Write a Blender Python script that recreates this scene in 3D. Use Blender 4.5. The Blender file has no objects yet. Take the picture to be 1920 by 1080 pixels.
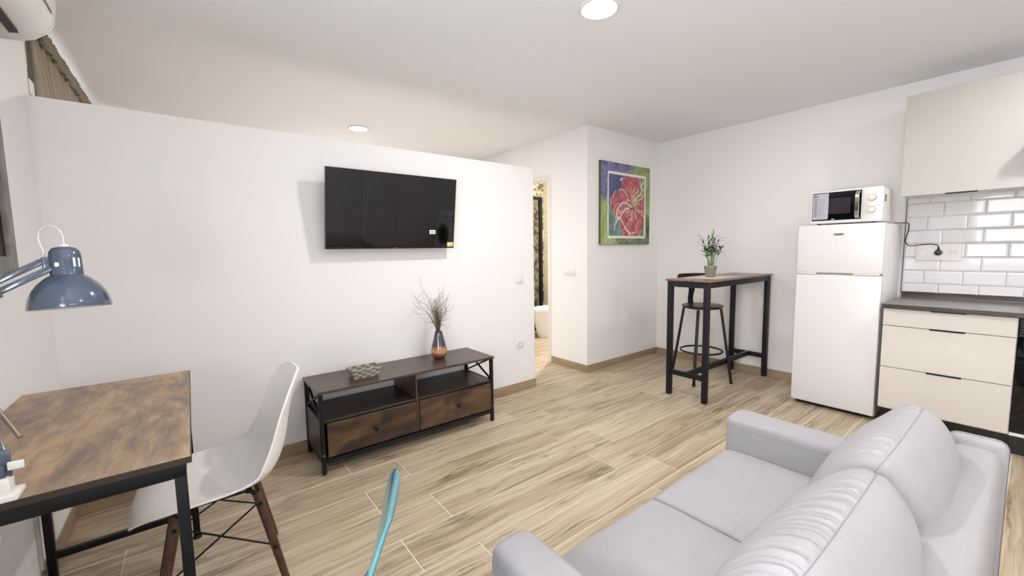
import bpy, bmesh, math, random
import numpy as np
from mathutils import Vector, Matrix
random.seed(7); rng = np.random.default_rng(7)
sc = bpy.context.scene
COL = sc.collection
PI = math.pi

# ---------------------------------------------------------------- camera
YAW, PITCH, ROLL = math.radians(37.9305), math.radians(5.2216), math.radians(-0.9067)
FPX = 774.41
fw = Vector((math.sin(YAW)*math.cos(PITCH), math.cos(YAW)*math.cos(PITCH), -math.sin(PITCH)))
rt = Vector((math.cos(YAW), -math.sin(YAW), 0)); up = rt.cross(fw)
r2 = rt*math.cos(ROLL) + up*math.sin(ROLL); u2 = -rt*math.sin(ROLL) + up*math.cos(ROLL)
cam = bpy.data.objects.new('camera', bpy.data.cameras.new('camera'))
cam.matrix_world = Matrix(((r2.x, u2.x, -fw.x, 0), (r2.y, u2.y, -fw.y, 0), (r2.z, u2.z, -fw.z, 1.29), (0, 0, 0, 1)))
cam.data.sensor_width = 36; cam.data.lens = FPX/1920*36; cam.data.clip_start = 0.02
COL.objects.link(cam); sc.camera = cam

# ---------------------------------------------------------------- world, daylight, exposure
w = bpy.data.worlds.new('sky'); sc.world = w; w.use_nodes = True
bg = w.node_tree.nodes['Background']
bg.inputs['Color'].default_value = (0.80, 0.88, 1.0, 1); bg.inputs['Strength'].default_value = 2.2
sc.view_settings.view_transform = 'Standard'; sc.view_settings.look = 'None'
sc.view_settings.gamma = 1; sc.view_settings.use_curve_mapping = False
sc.view_settings.exposure = -0.27
LAMP_W = 25.0          # each ceiling lamp
DAY_W = 175.0           # daylight entering by the window on the left wall
d = bpy.data.lights.new('daylight', 'AREA'); d.shape = 'RECTANGLE'; d.size = 1.3; d.size_y = 1.2
d.energy = DAY_W; d.color = (0.93, 0.955, 1.0)
do = bpy.data.objects.new('daylight', d); COL.objects.link(do)
do.location = (-0.80, 0.10, 1.55); do.rotation_euler = (0, -PI/2-math.radians(32), 0)
d2 = bpy.data.lights.new('daylight_bedroom', 'AREA'); d2.shape = 'RECTANGLE'; d2.size = 1.2; d2.size_y = 1.4; d2.energy = 60; d2.color = (0.93, 0.955, 1.0)
do2 = bpy.data.objects.new('daylight_bedroom', d2); COL.objects.link(do2)
d3 = bpy.data.lights.new('fill_light_back', 'AREA'); d3.shape = 'RECTANGLE'; d3.size = 1.5; d3.size_y = 1.1; d3.energy = 30; d3.color = (0.93, 0.955, 1.0)  # added fill light behind the camera, tilted up to brighten the ceiling
do3 = bpy.data.objects.new('fill_light_back', d3); COL.objects.link(do3)
do3.location = (0.80, -2.42, 1.45); do3.rotation_euler = (math.radians(90+34), 0, 0)
do2.location = (-0.98, 3.95, 1.65); do2.rotation_euler = (0, -PI/2-math.radians(20), 0)

# ---------------------------------------------------------------- helpers
def lin(c):
    return tuple((x/255/12.92 if x/255 <= 0.04045 else ((x/255+0.055)/1.055)**2.4) for x in c)
def mat(name, rgb, rough=0.5, metal=0.0, spec=0.5, bump=0, bscale=200, var=0.0, vscale=8, coat=0, sheen=0):
    m = bpy.data.materials.new(name); m.use_nodes = True
    nt = m.node_tree; b = nt.nodes['Principled BSDF']
    c = lin(rgb); b.inputs['Base Color'].default_value = (*c, 1)
    b.inputs['Roughness'].default_value = rough; b.inputs['Metallic'].default_value = metal
    b.inputs['Specular IOR Level'].default_value = spec
    if coat: b.inputs['Coat Weight'].default_value = coat; b.inputs['Coat Roughness'].default_value = 0.05
    if sheen: b.inputs['Sheen Weight'].default_value = sheen; b.inputs['Sheen Roughness'].default_value = 0.5
    tc = nt.nodes.new('ShaderNodeTexCoord')
    if var:
        n = nt.nodes.new('ShaderNodeTexNoise'); n.inputs['Scale'].default_value = vscale; n.inputs['Detail'].default_value = 5
        nt.links.new(tc.outputs['Object'], n.inputs['Vector'])
        mx = nt.nodes.new('ShaderNodeMix'); mx.data_type = 'RGBA'
        mx.inputs[6].default_value = (*[x*(1-var) for x in c], 1); mx.inputs[7].default_value = (*[min(1, x*(1+var)) for x in c], 1)
        nt.links.new(n.outputs['Fac'], mx.inputs[0]); nt.links.new(mx.outputs[2], b.inputs['Base Color'])
    if bump:
        n = nt.nodes.new('ShaderNodeTexNoise'); n.inputs['Scale'].default_value = bscale; n.inputs['Detail'].default_value = 3
        nt.links.new(tc.outputs['Object'], n.inputs['Vector'])
        bp = nt.nodes.new('ShaderNodeBump'); bp.inputs['Strength'].default_value = bump; bp.inputs['Distance'].default_value = 0.002
        nt.links.new(n.outputs['Fac'], bp.inputs['Height']); nt.links.new(bp.outputs['Normal'], b.inputs['Normal'])
    return m
def ramp(nt, stops):
    r = nt.nodes.new('ShaderNodeValToRGB'); e = r.color_ramp.elements
    while len(e) < len(stops): e.new(0.5)
    for i, (p, c) in enumerate(stops): e[i].position = p; e[i].color = (*lin(c), 1)
    return r
def wood(name, stops, axis=0, rough=0.45, grain=(1.2, 14), patch=3.0, pw=0.55, rnd=False, bump=0.15, coat=0, ring=0.25, dist=0.5):
    """streaky wood: long grain noise along `axis` mixed with broad patches"""
    m = bpy.data.materials.new(name); m.use_nodes = True; nt = m.node_tree; b = nt.nodes['Principled BSDF']
    b.inputs['Roughness'].default_value = rough
    if coat: b.inputs['Coat Weight'].default_value = coat; b.inputs['Coat Roughness'].default_value = 0.12
    tc = nt.nodes.new('ShaderNodeTexCoord'); vec = tc.outputs['Object']
    if rnd:
        oi = nt.nodes.new('ShaderNodeObjectInfo')
        mu = nt.nodes.new('ShaderNodeVectorMath'); mu.operation = 'SCALE'; mu.inputs[0].default_value = (37, 53, 11)
        nt.links.new(oi.outputs['Random'], mu.inputs['Scale'])
        ad = nt.nodes.new('ShaderNodeVectorMath'); nt.links.new(vec, ad.inputs[0]); nt.links.new(mu.outputs[0], ad.inputs[1]); vec = ad.outputs[0]
    mp = nt.nodes.new('ShaderNodeMapping'); s = [grain[1]]*3; s[axis] = grain[0]; mp.inputs['Scale'].default_value = s
    nt.links.new(vec, mp.inputs['Vector'])
    n1 = nt.nodes.new('ShaderNodeTexNoise'); n1.inputs['Scale'].default_value = 1.0; n1.inputs['Detail'].default_value = 7; n1.inputs['Roughness'].default_value = 0.62; n1.inputs['Distortion'].default_value = dist
    nt.links.new(mp.outputs[0], n1.inputs['Vector'])
    mp3 = nt.nodes.new('ShaderNodeMapping'); s = [grain[1]*6]*3; s[axis] = grain[0]*2.5; mp3.inputs['Scale'].default_value = s
    nt.links.new(vec, mp3.inputs['Vector'])
    n3 = nt.nodes.new('ShaderNodeTexNoise'); n3.inputs['Scale'].default_value = 1.0; n3.inputs['Detail'].default_value = 4
    nt.links.new(mp3.outputs[0], n3.inputs['Vector'])
    mp2 = nt.nodes.new('ShaderNodeMapping'); s = [patch]*3; s[axis] = patch*0.4; mp2.inputs['Scale'].default_value = s
    nt.links.new(vec, mp2.inputs['Vector'])
    n2 = nt.nodes.new('ShaderNodeTexNoise'); n2.inputs['Scale'].default_value = 1.0; n2.inputs['Detail'].default_value = 4; n2.inputs['Distortion'].default_value = 1.2
    nt.links.new(mp2.outputs[0], n2.inputs['Vector'])
    def mixf(a, bb, f):
        x = nt.nodes.new('ShaderNodeMix'); x.data_type = 'FLOAT'; x.inputs[0].default_value = f
        nt.links.new(a, x.inputs[2]); nt.links.new(bb, x.inputs[3]); return x.outputs[0]
    v = mixf(n1.outputs['Fac'], n3.outputs['Fac'], ring); v = mixf(v, n2.outputs['Fac'], pw)
    r = ramp(nt, stops); nt.links.new(v, r.inputs[0]); nt.links.new(r.outputs[0], b.inputs['Base Color'])
    bp = nt.nodes.new('ShaderNodeBump'); bp.inputs['Strength'].default_value = bump; bp.inputs['Distance'].default_value = 0.001
    nt.links.new(n3.outputs['Fac'], bp.inputs['Height']); nt.links.new(bp.outputs['Normal'], b.inputs['Normal'])
    return m
def emit(name, rgb, s):
    m = bpy.data.materials.new(name); m.use_nodes = True; b = m.node_tree.nodes['Principled BSDF']
    b.inputs['Base Color'].default_value = (1, 1, 1, 1)
    b.inputs['Emission Color'].default_value = (*rgb, 1); b.inputs['Emission Strength'].default_value = s
    return m

def off(parent):
    o = Vector((0, 0, 0)); p = parent
    while p is not None: o += Vector(p.location); p = p.parent
    return o
def mesh_obj(name, verts, faces, m, parent=None, smooth=None, local=False, kind=None):
    o0 = Vector((0, 0, 0)) if (local or parent is None) else off(parent)
    me = bpy.data.meshes.new(name)
    me.from_pydata([(v[0]-o0.x, v[1]-o0.y, v[2]-o0.z) for v in verts], [], faces)
    me.validate(); me.update()
    ms = m if isinstance(m, (list, tuple)) else [m]
    for x in ms: me.materials.append(x)
    if smooth is not None:
        me.polygons.foreach_set('use_smooth', [True]*len(me.polygons)); me.set_sharp_from_angle(angle=math.radians(smooth))
    o = bpy.data.objects.new(name, me); COL.objects.link(o)
    if parent is not None: o.parent = parent
    if kind: o['kind'] = kind
    return o
class MB:
    """collects shapes into one mesh"""
    def __init__(s): s.v = []; s.f = []; s.mi = []
    def add(s, v, f, mi=0):
        n = len(s.v); s.v += [tuple(p) for p in v]; s.f += [tuple(i+n for i in q) for q in f]; s.mi += [mi]*len(f); return s
    def box(s, x0, x1, y0, y1, z0, z1, bev=0, seg=2, mi=0, rot=None, piv=None):
        bm = bmesh.new(); bmesh.ops.create_cube(bm, size=1)
        for v in bm.verts: v.co = Vector(((x0+x1)/2+v.co.x*(x1-x0), (y0+y1)/2+v.co.y*(y1-y0), (z0+z1)/2+v.co.z*(z1-z0)))
        if bev: bmesh.ops.bevel(bm, geom=bm.edges[:], offset=bev, segments=seg, profile=0.5, affect='EDGES')
        if rot is not None:
            p = Vector(piv) if piv else Vector(((x0+x1)/2, (y0+y1)/2, (z0+z1)/2))
            for v in bm.verts: v.co = rot @ (v.co-p) + p
        bm.verts.index_update()
        s.add([v.co[:] for v in bm.verts], [[v.index for v in f.verts] for f in bm.faces], mi); bm.free(); return s
    def tube(s, pts, r, n=10, mi=0, cap=True, flat=None):
        pts = [Vector(p) for p in pts]; rr = r if isinstance(r, (list, tuple)) else [r]*len(pts)
        t0 = (pts[1]-pts[0]).normalized(); a = t0.cross(Vector((0, 0, 1)))
        if a.length < 1e-3: a = t0.cross(Vector((1, 0, 0)))
        a.normalize(); V = []; F = []
        for i, p in enumerate(pts):
            t = (pts[min(i+1, len(pts)-1)]-pts[max(i-1, 0)]).normalized()
            a = (a - t*a.dot(t)).normalized(); b = t.cross(a)
            for k in range(n):
                an = 2*PI*k/n; V.append(p + (a*math.cos(an)+b*math.sin(an))*rr[i])
        for i in range(len(pts)-1):
            for k in range(n): F.append((i*n+k, i*n+(k+1) % n, (i+1)*n+(k+1) % n, (i+1)*n+k))
        if cap: F.append(tuple(range(n-1, -1, -1))); F.append(tuple((len(pts)-1)*n+k for k in range(n)))
        return s.add(V, F, mi)
    def beam(s, p, q, wd, ht, bev=0, mi=0, upv=(0, 0, 1)):
        """rectangular bar from p to q"""
        p = Vector(p); q = Vector(q); t = (q-p); L = t.length; t.normalize(); u = Vector(upv); 
        sd = t.cross(u)
        if sd.length < 1e-4: sd = t.cross(Vector((1, 0, 0)))
        sd.normalize(); u = sd.cross(t)
        bm = bmesh.new(); bmesh.ops.create_cube(bm, size=1)
        for v in bm.verts: v.co = Vector((v.co.x*wd, v.co.y*L, v.co.z*ht))
        if bev: bmesh.ops.bevel(bm, geom=bm.edges[:], offset=bev, segments=2, profile=0.5, affect='EDGES')
        c = (p+q)/2
        for v in bm.verts: v.co = c + sd*v.co.x + t*v.co.y + u*v.co.z
        bm.verts.index_update(); s.add([v.co[:] for v in bm.verts], [[v.index for v in f.verts] for f in bm.faces], mi); bm.free(); return s
    def lathe(s, prof, c=(0, 0, 0), n=32, mi=0, M=None, close=False):
        V = []; F = []
        for (r, z) in prof:
            for k in range(n):
                an = 2*PI*k/n; p = Vector((r*math.cos(an), r*math.sin(an), z))
                if M is not None: p = M @ p
                V.append(p + Vector(c))
        m = len(prof)
        for i in range(m-1):
            for k in range(n): F.append((i*n+k, i*n+(k+1) % n, (i+1)*n+(k+1) % n, (i+1)*n+k))
        F.append(tuple(range(n-1, -1, -1))); F.append(tuple((m-1)*n+k for k in range(n)))
        return s.add(V, F, mi)
    def sweep(s, prof, y0, y1, axis=1, mi=0):
        """closed 2D profile extruded along an axis (profile in the two others)"""
        n = len(prof); V = []
        for t in (y0, y1):
            for (a, b) in prof:
                V.append({0: (t, a, b), 1: (a, t, b), 2: (a, b, t)}[axis])
        F = [(k, (k+1) % n, n+(k+1) % n, n+k) for k in range(n)] + [tuple(range(n-1, -1, -1)), tuple(range(n, 2*n))]
        return s.add(V, F, mi)
    def build(s, name, m, parent=None, smooth=35, local=False, kind=None):
        o = mesh_obj(name, s.v, s.f, m, parent, None, local, kind)
        if isinstance(m, (list, tuple)) and len(o.data.polygons) == len(s.mi): o.data.polygons.foreach_set('material_index', s.mi)
        bm = bmesh.new(); bm.from_mesh(o.data); bmesh.ops.recalc_face_normals(bm, faces=bm.faces[:]); bm.to_mesh(o.data); bm.free()
        if smooth:
            o.data.polygons.foreach_set('use_smooth', [True]*len(o.data.polygons)); o.data.set_sharp_from_angle(angle=math.radians(smooth))
        return o
def crom(P, n=8):
    P = [Vector(p) for p in P]; Q = [P[0]*2-P[1]]+P+[P[-1]*2-P[-2]]; out = []
    for i in range(1, len(Q)-2):
        for k in range(n):
            t = k/n; a, b, c, d_ = Q[i-1], Q[i], Q[i+1], Q[i+2]
            out.append(0.5*((2*b)+(c-a)*t+(2*a-5*b+4*c-d_)*t*t+(3*b-a-3*c+d_)*t**3))
    out.append(P[-1]); return out
def tag(o, label=None, cat=None, group=None, kind=None):
    if label: o['label'] = label
    if cat: o['category'] = cat
    if group: o['group'] = group
    if kind: o['kind'] = kind
    return o
def thing(name, loc, label, cat, group=None, rz=0):
    o = bpy.data.objects.new(name, None); o.empty_display_size = 0.1; COL.objects.link(o)
    o.location = loc; o.rotation_euler = (0, 0, rz); return tag(o, label, cat, group)
def struct(o, label=None, cat=None):
    return tag(o, label, cat, kind='structure')
def inst(name, data, loc, parent, rot=None, scale=None):
    o = bpy.data.objects.new(name, data); COL.objects.link(o); o.parent = parent
    o.location = Vector(loc) - off(parent)
    if rot: o.rotation_euler = rot
    if scale: o.scale = scale
    return o

# ---------------------------------------------------------------- materials
M_wall = mat('white_paint', (243, 240, 238), 0.85, bump=0.06, bscale=160)
M_ceil = mat('ceiling_paint', (241, 242, 245), 0.9)
M_grout = mat('floor_grout', (232, 224, 210), 0.8)
def plank_material():
    m = bpy.data.materials.new('oak_look_tile'); m.use_nodes = True; nt = m.node_tree; b = nt.nodes['Principled BSDF']
    b.inputs['Roughness'].default_value = 0.36
    N = nt.nodes.new; L = nt.links.new
    tc = N('ShaderNodeTexCoord'); oi = N('ShaderNodeObjectInfo')
    mu = N('ShaderNodeVectorMath'); mu.operation = 'SCALE'; mu.inputs[0].default_value = (37, 53, 11); L(oi.outputs['Random'], mu.inputs['Scale'])
    ad = N('ShaderNodeVectorMath'); L(tc.outputs['Object'], ad.inputs[0]); L(mu.outputs[0], ad.inputs[1]); vec = ad.outputs[0]
    # gentle warp so the grain flows
    wn = N('ShaderNodeTexNoise'); wn.inputs['Scale'].default_value = 3.2; wn.inputs['Detail'].default_value = 2; L(vec, wn.inputs['Vector'])
    sb = N('ShaderNodeVectorMath'); sb.operation = 'SUBTRACT'; sb.inputs[1].default_value = (.5, .5, .5); L(wn.outputs['Color'], sb.inputs[0])
    sc_ = N('ShaderNodeVectorMath'); sc_.operation = 'MULTIPLY'; sc_.inputs[1].default_value = (0.02, .048, 0); L(sb.outputs[0], sc_.inputs[0])
    wv = N('ShaderNodeVectorMath'); L(vec, wv.inputs[0]); L(sc_.outputs[0], wv.inputs[1])
    def noise(sx, sy, det, rough=.55):
        mp = N('ShaderNodeMapping'); mp.inputs['Scale'].default_value = (sx, sy, 1); L(wv.outputs[0], mp.inputs['Vector'])
        n = N('ShaderNodeTexNoise'); n.inputs['Scale'].default_value = 1; n.inputs['Detail'].default_value = det; n.inputs['Roughness'].default_value = rough
        L(mp.outputs[0], n.inputs['Vector']); return n.outputs['Fac']
    def math_(op, a, bb, c=None):
        x = N('ShaderNodeMath'); x.operation = op
        for k, q in enumerate((a, bb, c)):
            if q is None: continue
            if isinstance(q, (int, float)): x.inputs[k].default_value = q
            else: L(q, x.inputs[k])
        return x.outputs[0]
    broad = noise(1.1, 9, 3); fine = noise(2.4, 90, 4, .6); mid = noise(1.0, 30, 3)
    v = math_('MULTIPLY_ADD', fine, .42, math_('MULTIPLY_ADD', mid, .26, math_('MULTIPLY', broad, .32)))
    v = math_('ADD', v, math_('MULTIPLY_ADD', oi.outputs['Random'], .05, -.025))
    r = ramp(nt, [(0.37, (138, 120, 96)), (0.45, (170, 152, 125)), (0.52, (190, 174, 148)), (0.62, (208, 194, 169))]); L(v, r.inputs[0])
    # thin dark veins: ridge of a stretched noise, present only in places
    rd = math_('ABSOLUTE', math_('SUBTRACT', noise(.9, 13, 5, .55), .5), None)
    vein = N('ShaderNodeMapRange'); vein.inputs[1].default_value = .0; vein.inputs[2].default_value = .030; vein.inputs[3].default_value = 1; vein.inputs[4].default_value = 0; L(rd, vein.inputs[0])
    msk = N('ShaderNodeMapRange'); msk.inputs[1].default_value = .50; msk.inputs[2].default_value = .66; L(noise(1.6, 5.5, 2), msk.inputs[0])
    vm = math_('MULTIPLY', vein.outputs[0], math_('MULTIPLY', msk.outputs[0], .85))
    # knots
    mp = N('ShaderNodeMapping'); mp.inputs['Scale'].default_value = (1.3, 3.4, 1); L(wv.outputs[0], mp.inputs['Vector'])
    vo = N('ShaderNodeTexVoronoi'); vo.voronoi_dimensions = '2D'; vo.inputs['Scale'].default_value = 1.25; L(mp.outputs[0], vo.inputs['Vector'])
    kn = N('ShaderNodeMapRange'); kn.inputs[1].default_value = .02; kn.inputs[2].default_value = .11; kn.inputs[3].default_value = .8; kn.inputs[4].default_value = 0; L(vo.outputs['Distance'], kn.inputs[0])
    kk = math_('MULTIPLY', kn.outputs[0], math_('MULTIPLY_ADD', fine, 1.6, -.3))
    dk_ = math_('MAXIMUM', vm, kk)
    mx = N('ShaderNodeMix'); mx.data_type = 'RGBA'; L(dk_, mx.inputs[0]); L(r.outputs[0], mx.inputs[6]); mx.inputs[7].default_value = (*lin((94, 76, 56)), 1)
    L(mx.outputs[2], b.inputs['Base Color'])
    bp = N('ShaderNodeBump'); bp.inputs['Strength'].default_value = .1; bp.inputs['Distance'].default_value = .001; L(fine, bp.inputs['Height']); L(bp.outputs['Normal'], b.inputs['Normal'])
    return m
M_plank = plank_material()
M_base = wood('skirting_oak_tile', [(0.25, (120, 98, 76)), (0.45, (152, 130, 104)), (0.7, (178, 156, 128))], 0, rough=0.4, grain=(1.6, 18), patch=4, pw=0.35, rnd=True)
M_basey = wood('skirting_oak_tile_across', [(0.25, (120, 98, 76)), (0.45, (152, 130, 104)), (0.7, (178, 156, 128))], 1, rough=0.4, grain=(1.6, 18), patch=4, pw=0.35, rnd=True)
M_desk = wood('rustic_brown_board', [(0.34, (66, 60, 57)), (0.43, (106, 92, 80)), (0.51, (146, 122, 97)), (0.62, (190, 158, 122))],
              1, rough=0.38, grain=(5, 16), patch=4.2, pw=0.62, ring=0.35, bump=0.3, dist=1.6)
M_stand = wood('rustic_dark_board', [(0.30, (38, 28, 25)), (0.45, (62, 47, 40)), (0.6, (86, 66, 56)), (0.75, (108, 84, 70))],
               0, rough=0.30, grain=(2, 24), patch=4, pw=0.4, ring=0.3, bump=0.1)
M_shelf = wood('rustic_dark_shelf_shaded', [(0.30, (26, 20, 18)), (0.5, (44, 34, 30)), (0.7, (66, 52, 44))], 0, rough=0.35, grain=(2, 24), patch=4, pw=0.4)  # dark wood, with the shade inside the stand put into its colour
M_drawer = wood('rustic_drawer_front', [(0.32, (26, 19, 15)), (0.44, (48, 35, 26)), (0.55, (78, 57, 40)), (0.72, (118, 90, 62))],
                0, rough=0.4, grain=(2.5, 14), patch=7, pw=0.65, ring=0.25, bump=0.1)
M_bar = wood('bar_table_board', [(0.30, (70, 52, 44)), (0.48, (112, 88, 72)), (0.7, (150, 122, 98))], 0, rough=0.3, grain=(2, 22), patch=4, pw=0.4)
M_black = mat('black_metal', (16, 15, 16), 0.45, spec=0.3)
M_bluesteel = mat('black_metal_bluish', (22, 21, 26), 0.45, spec=0.3)
M_screen = mat('glossy_black_screen', (7, 7, 9), 0.03, spec=0.55)
M_blackpl = mat('black_plastic', (15, 15, 16), 0.3)
M_white = mat('white_enamel', (236, 234, 232), 0.28, var=0.01)
M_whitem = mat('white_matt_plastic', (234, 230, 224), 0.5)
M_shell = mat('white_polypropylene', (244, 240, 236), 0.42, bump=0.05, bscale=300)
M_teal = mat('teal_glossy_plastic', (72, 126, 132), 0.15, coat=0.4)
M_walnut = wood('walnut', [(0.3, (46, 30, 22)), (0.5, (76, 50, 36)), (0.7, (104, 72, 52))], 2, rough=0.4, grain=(4, 60), patch=10, pw=0.3)
M_sofa = mat('grey_velvet', (158, 155, 156), 0.95, spec=0.15, bump=0.5, bscale=420, var=0.06, vscale=14, sheen=0.12)
M_fold = mat('grey_velvet_piping', (140, 137, 138), 0.95, spec=0.15)
M_lamp = mat('blue_grey_lacquer', (72, 85, 102), 0.16, coat=0.5)
M_chrome = mat('chrome', (200, 198, 194), 0.12, metal=1)
M_steel = mat('brushed_steel', (178, 172, 164), 0.32, metal=1)
M_spring = mat('aged_steel', (142, 130, 112), 0.4, metal=1)
M_gloss = mat('white_glazed_tile', (232, 231, 231), 0.06, spec=0.6)
M_jgrout = mat('dark_joint', (92, 88, 88), 0.8)
M_cab = mat('cream_cabinet_front', (224, 216, 208), 0.4, var=0.01)
M_upper = mat('greige_cabinet_front', (186, 183, 175), 0.42, var=0.015)
M_top = mat('dark_stone_worktop', (112, 104, 100), 0.25, var=0.2, vscale=60)
M_topedge = mat('dark_worktop_edge', (50, 42, 38), 0.35)
M_glass = bpy.data.materials.new('clear_glass'); M_glass.use_nodes = True
_b = M_glass.node_tree.nodes['Principled BSDF']; _b.inputs['Transmission Weight'].default_value = 1; _b.inputs['Roughness'].default_value = 0.0; _b.inputs['IOR'].default_value = 1.1

# ---------------------------------------------------------------- room shell
XL, XR, YB, YF, ZC = -0.53, 4.467, -2.2, 2.889, 2.52
fl = MB().box(-0.9, 4.85, YB-0.1, 5.3, -0.12, -0.002).build('floor', M_grout, smooth=None); struct(fl)
# wood-look planks, one object each
PW, PL_, G = 0.2375, 1.236, 0.0026
def plank_mesh(L):
    mb = MB().box(G, L-G, G, PW-G, -0.006, 0.0, bev=0.0007, seg=1)
    o = mb.build('plank', M_plank, smooth=None); me = o.data; bpy.data.objects.remove(o); return me
pm = {}
row = 0; y = 2.8875-PW*22
while y < 5.1:
    k = round((2.8875-y)/PW)
    x0 = 0.667 if (k % 2 == 0) == (round((2.8875-1.4625)/PW) % 2 == 0) else 0.932
    # rows whose lower edge is y=1.4625 carry a joint at 0.677, rows at 1.70 one at 0.934
    x = x0 - PL_*2
    while x < 4.6:
        a = max(x, XL if y < 2.9 else -0.62); b = min(x+PL_, XR)
        if y > YB-0.3 and b-a > 0.03:
            L = round(b-a, 3)
            if L not in pm: pm[L] = plank_mesh(L)
            inst('plank', pm[L], (a, y, 0), fl)
        x += PL_
    y += PW
ce = MB().box(-0.9, 4.85, YB-0.1, 5.3, ZC, ZC+0.1).build('ceiling', M_ceil, smooth=None); struct(ce)
# left wall with a window opening behind the camera's left
WY0, WY1, WZ0, WZ1 = -0.55, 0.75, 0.95, 2.10
wl = MB().box(-0.65, XL, YB, WY0, 0, ZC).box(-0.65, XL, WY1, 2.93, 0, ZC).box(-0.65, XL, WY0, WY1, 0, WZ0).box(-0.65, XL, WY0, WY1, WZ1, ZC).build('wall_left', M_wall, smooth=None); struct(wl)
BY0, BY1, BZ0, BZ1 = 3.16, 4.75, 0.9, 2.33
wl2 = MB().box(-0.85, -0.62, 2.93, BY0, 0, ZC).box(-0.85, -0.62, BY1, 5.1, 0, ZC).box(-0.85, -0.62, BY0, BY1, 0, BZ0).box(-0.85, -0.62, BY0, BY1, BZ1, ZC).build('wall_left_bedroom', M_wall, smooth=None); struct(wl2)
def window(name, x, y0, y1, z0, z1):
    f = MB()
    f.box(x-.03, x+.03, y0, y0+.05, z0, z1, .004).box(x-.03, x+.03, y1-.05, y1, z0, z1, .004).box(x-.03, x+.03, y0+.05, y1-.05, z0, z0+.05, .004).box(x-.03, x+.03, y0+.05, y1-.05, z1-.05, z1, .004)
    f.box(x-.03, x+.03, (y0+y1)/2-.03, (y0+y1)/2+.03, z0+.05, z1-.05, .004)
    o = f.build(name, M_whitem); struct(o)
    for a, b in ((y0+.05, (y0+y1)/2-.03), ((y0+y1)/2+.03, y1-.05)):
        MB().box(x-.004, x+.004, a, b, z0+.05, z1-.05).build('pane', M_glass, o, smooth=None)
    return o
window('window_1', -0.59, WY0, WY1, WZ0, WZ1)
window('window_2', -0.78, BY0, BY1, BZ0, BZ1)
f3 = MB()  # unseen window, added as an opening for the back fill light
f3.box(0, .05, YB-.08, YB-.02, .9, 2.1, .004).box(1.55, 1.6, YB-.08, YB-.02, .9, 2.1, .004).box(.05, 1.55, YB-.08, YB-.02, .9, .95, .004).box(.05, 1.55, YB-.08, YB-.02, 2.05, 2.1, .004).box(.77, .83, YB-.08, YB-.02, .95, 2.05, .004)
f3 = f3.build('added_fill_window', M_whitem); struct(f3)
for a, b in ((.05, .77), (.83, 1.55)): MB().box(a, b, YB-.054, YB-.046, .95, 2.05).build('pane', M_glass, f3, smooth=None)
tv_w = MB().box(XL, 2.511, YF, YF+0.09, 0, 2.028).build('wall_front', M_wall, smooth=None); struct(tv_w)
DX = 3.21
DY0, DY1, DZ = 3.44, 4.18, 2.07
wp = MB().box(DX, 4.6, 2.861, 2.95, 0, ZC).box(DX, DX+.09, 2.95, DY0-.02, 0, ZC).box(DX, DX+.09, DY1+.02, 5.1, 0, ZC).box(DX, DX+.09, DY0-.02, DY1+.02, DZ+.02, ZC).build('wall_pier', M_wall, smooth=None); struct(wp)
wr = MB().box(XR, 4.6, YB, 2.861, 0, ZC).build('wall_right', M_wall, smooth=None); struct(wr)
wb = MB().box(-0.65, 0.0, YB-.1, YB, 0, ZC).box(1.6, 4.6, YB-.1, YB, 0, ZC).box(0.0, 1.6, YB-.1, YB, 0, .9).box(0.0, 1.6, YB-.1, YB, 2.1, ZC).build('wall_back', M_wall, smooth=None); struct(wb)
wf = MB().box(-0.85, 3.30, 5.1, 5.2, 0, ZC).build('wall_bedroom_end', M_wall, smooth=None); struct(wf)
# double door on the back wall, its frame and leaves
db = MB().box(1.85, 3.25, YB, YB+.03, 0, 2.1, .003).build('door_2', M_white, smooth=None); struct(db)
for a, b in ((1.90, 2.545), (2.555, 3.20)):
    lf = MB().box(a, b, YB+.03, YB+.055, 0.01, 2.06, .003).build('leaf', M_white, db, smooth=None)
    MB().box((a+b)/2-.22, (a+b)/2+.22, YB+.055, YB+.062, 0.25, 1.85, .003).build('panel', M_white, lf, smooth=None)
# bathroom door casing (white lining and architrave)
dr = MB().box(DX-.012, DX+.1, DY0-.045, DY0, 0, DZ+.045, .003).box(DX-.012, DX+.1, DY1, DY1+.045, 0, DZ+.045, .003).box(DX-.012, DX+.1, DY0, DY1, DZ, DZ+.045, .003).build('door_1', M_whitem); struct(dr)

# skirting tiles
def skirting(name, side, fixed, a0, a1, joints, z=0.078, th=0.009):
    """side: 'x+' tiles proud in +x etc. along the other axis"""
    along = 1 if side[0] == 'x' else 0; sg = 1 if side[1] == '+' else -1
    lo, hi = sorted((fixed, fixed+sg*0.004))
    if along == 1: bk = MB().box(lo, hi, a0, a1, 0, z-.004)
    else: bk = MB().box(a0, a1, lo, hi, 0, z-.004)
    root = bk.build(name, M_grout, smooth=None); struct(root)
    cuts = [a0]+[j for j in joints if a0 < j < a1]+[a1]
    for p, q in zip(cuts[:-1], cuts[1:]):
        lo, hi = sorted((fixed+sg*.001, fixed+sg*th)); p += .0015; q -= .0015
        if along == 1: t = MB().box(lo, hi, p, q, 0.002, z, .0008, 1)
        else: t = MB().box(p, q, lo, hi, 0.002, z, .0008, 1)
        t.build('tile', M_basey if along == 1 else M_base, root, smooth=None)
    return root
skirting('baseboard_front', 'y-', YF, XL+.01, 2.52, [0.67, 1.9])
skirting('baseboard_partition_end', 'x+', 2.511, YF, YF+.09, [])
skirting('baseboard_left', 'x+', XL, YB, 2.88, [-1.2, 0.0, 1.2, 2.28])
skirting('baseboard_pier_side', 'x-', DX, 2.853, DY0-.046, [])
skirting('baseboard_pier', 'y-', 2.861, DX-.009, XR, [3.86])
skirting('baseboard_right', 'x-', XR, 0.68, 2.852, [1.62, 2.2, 2.55])

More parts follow.
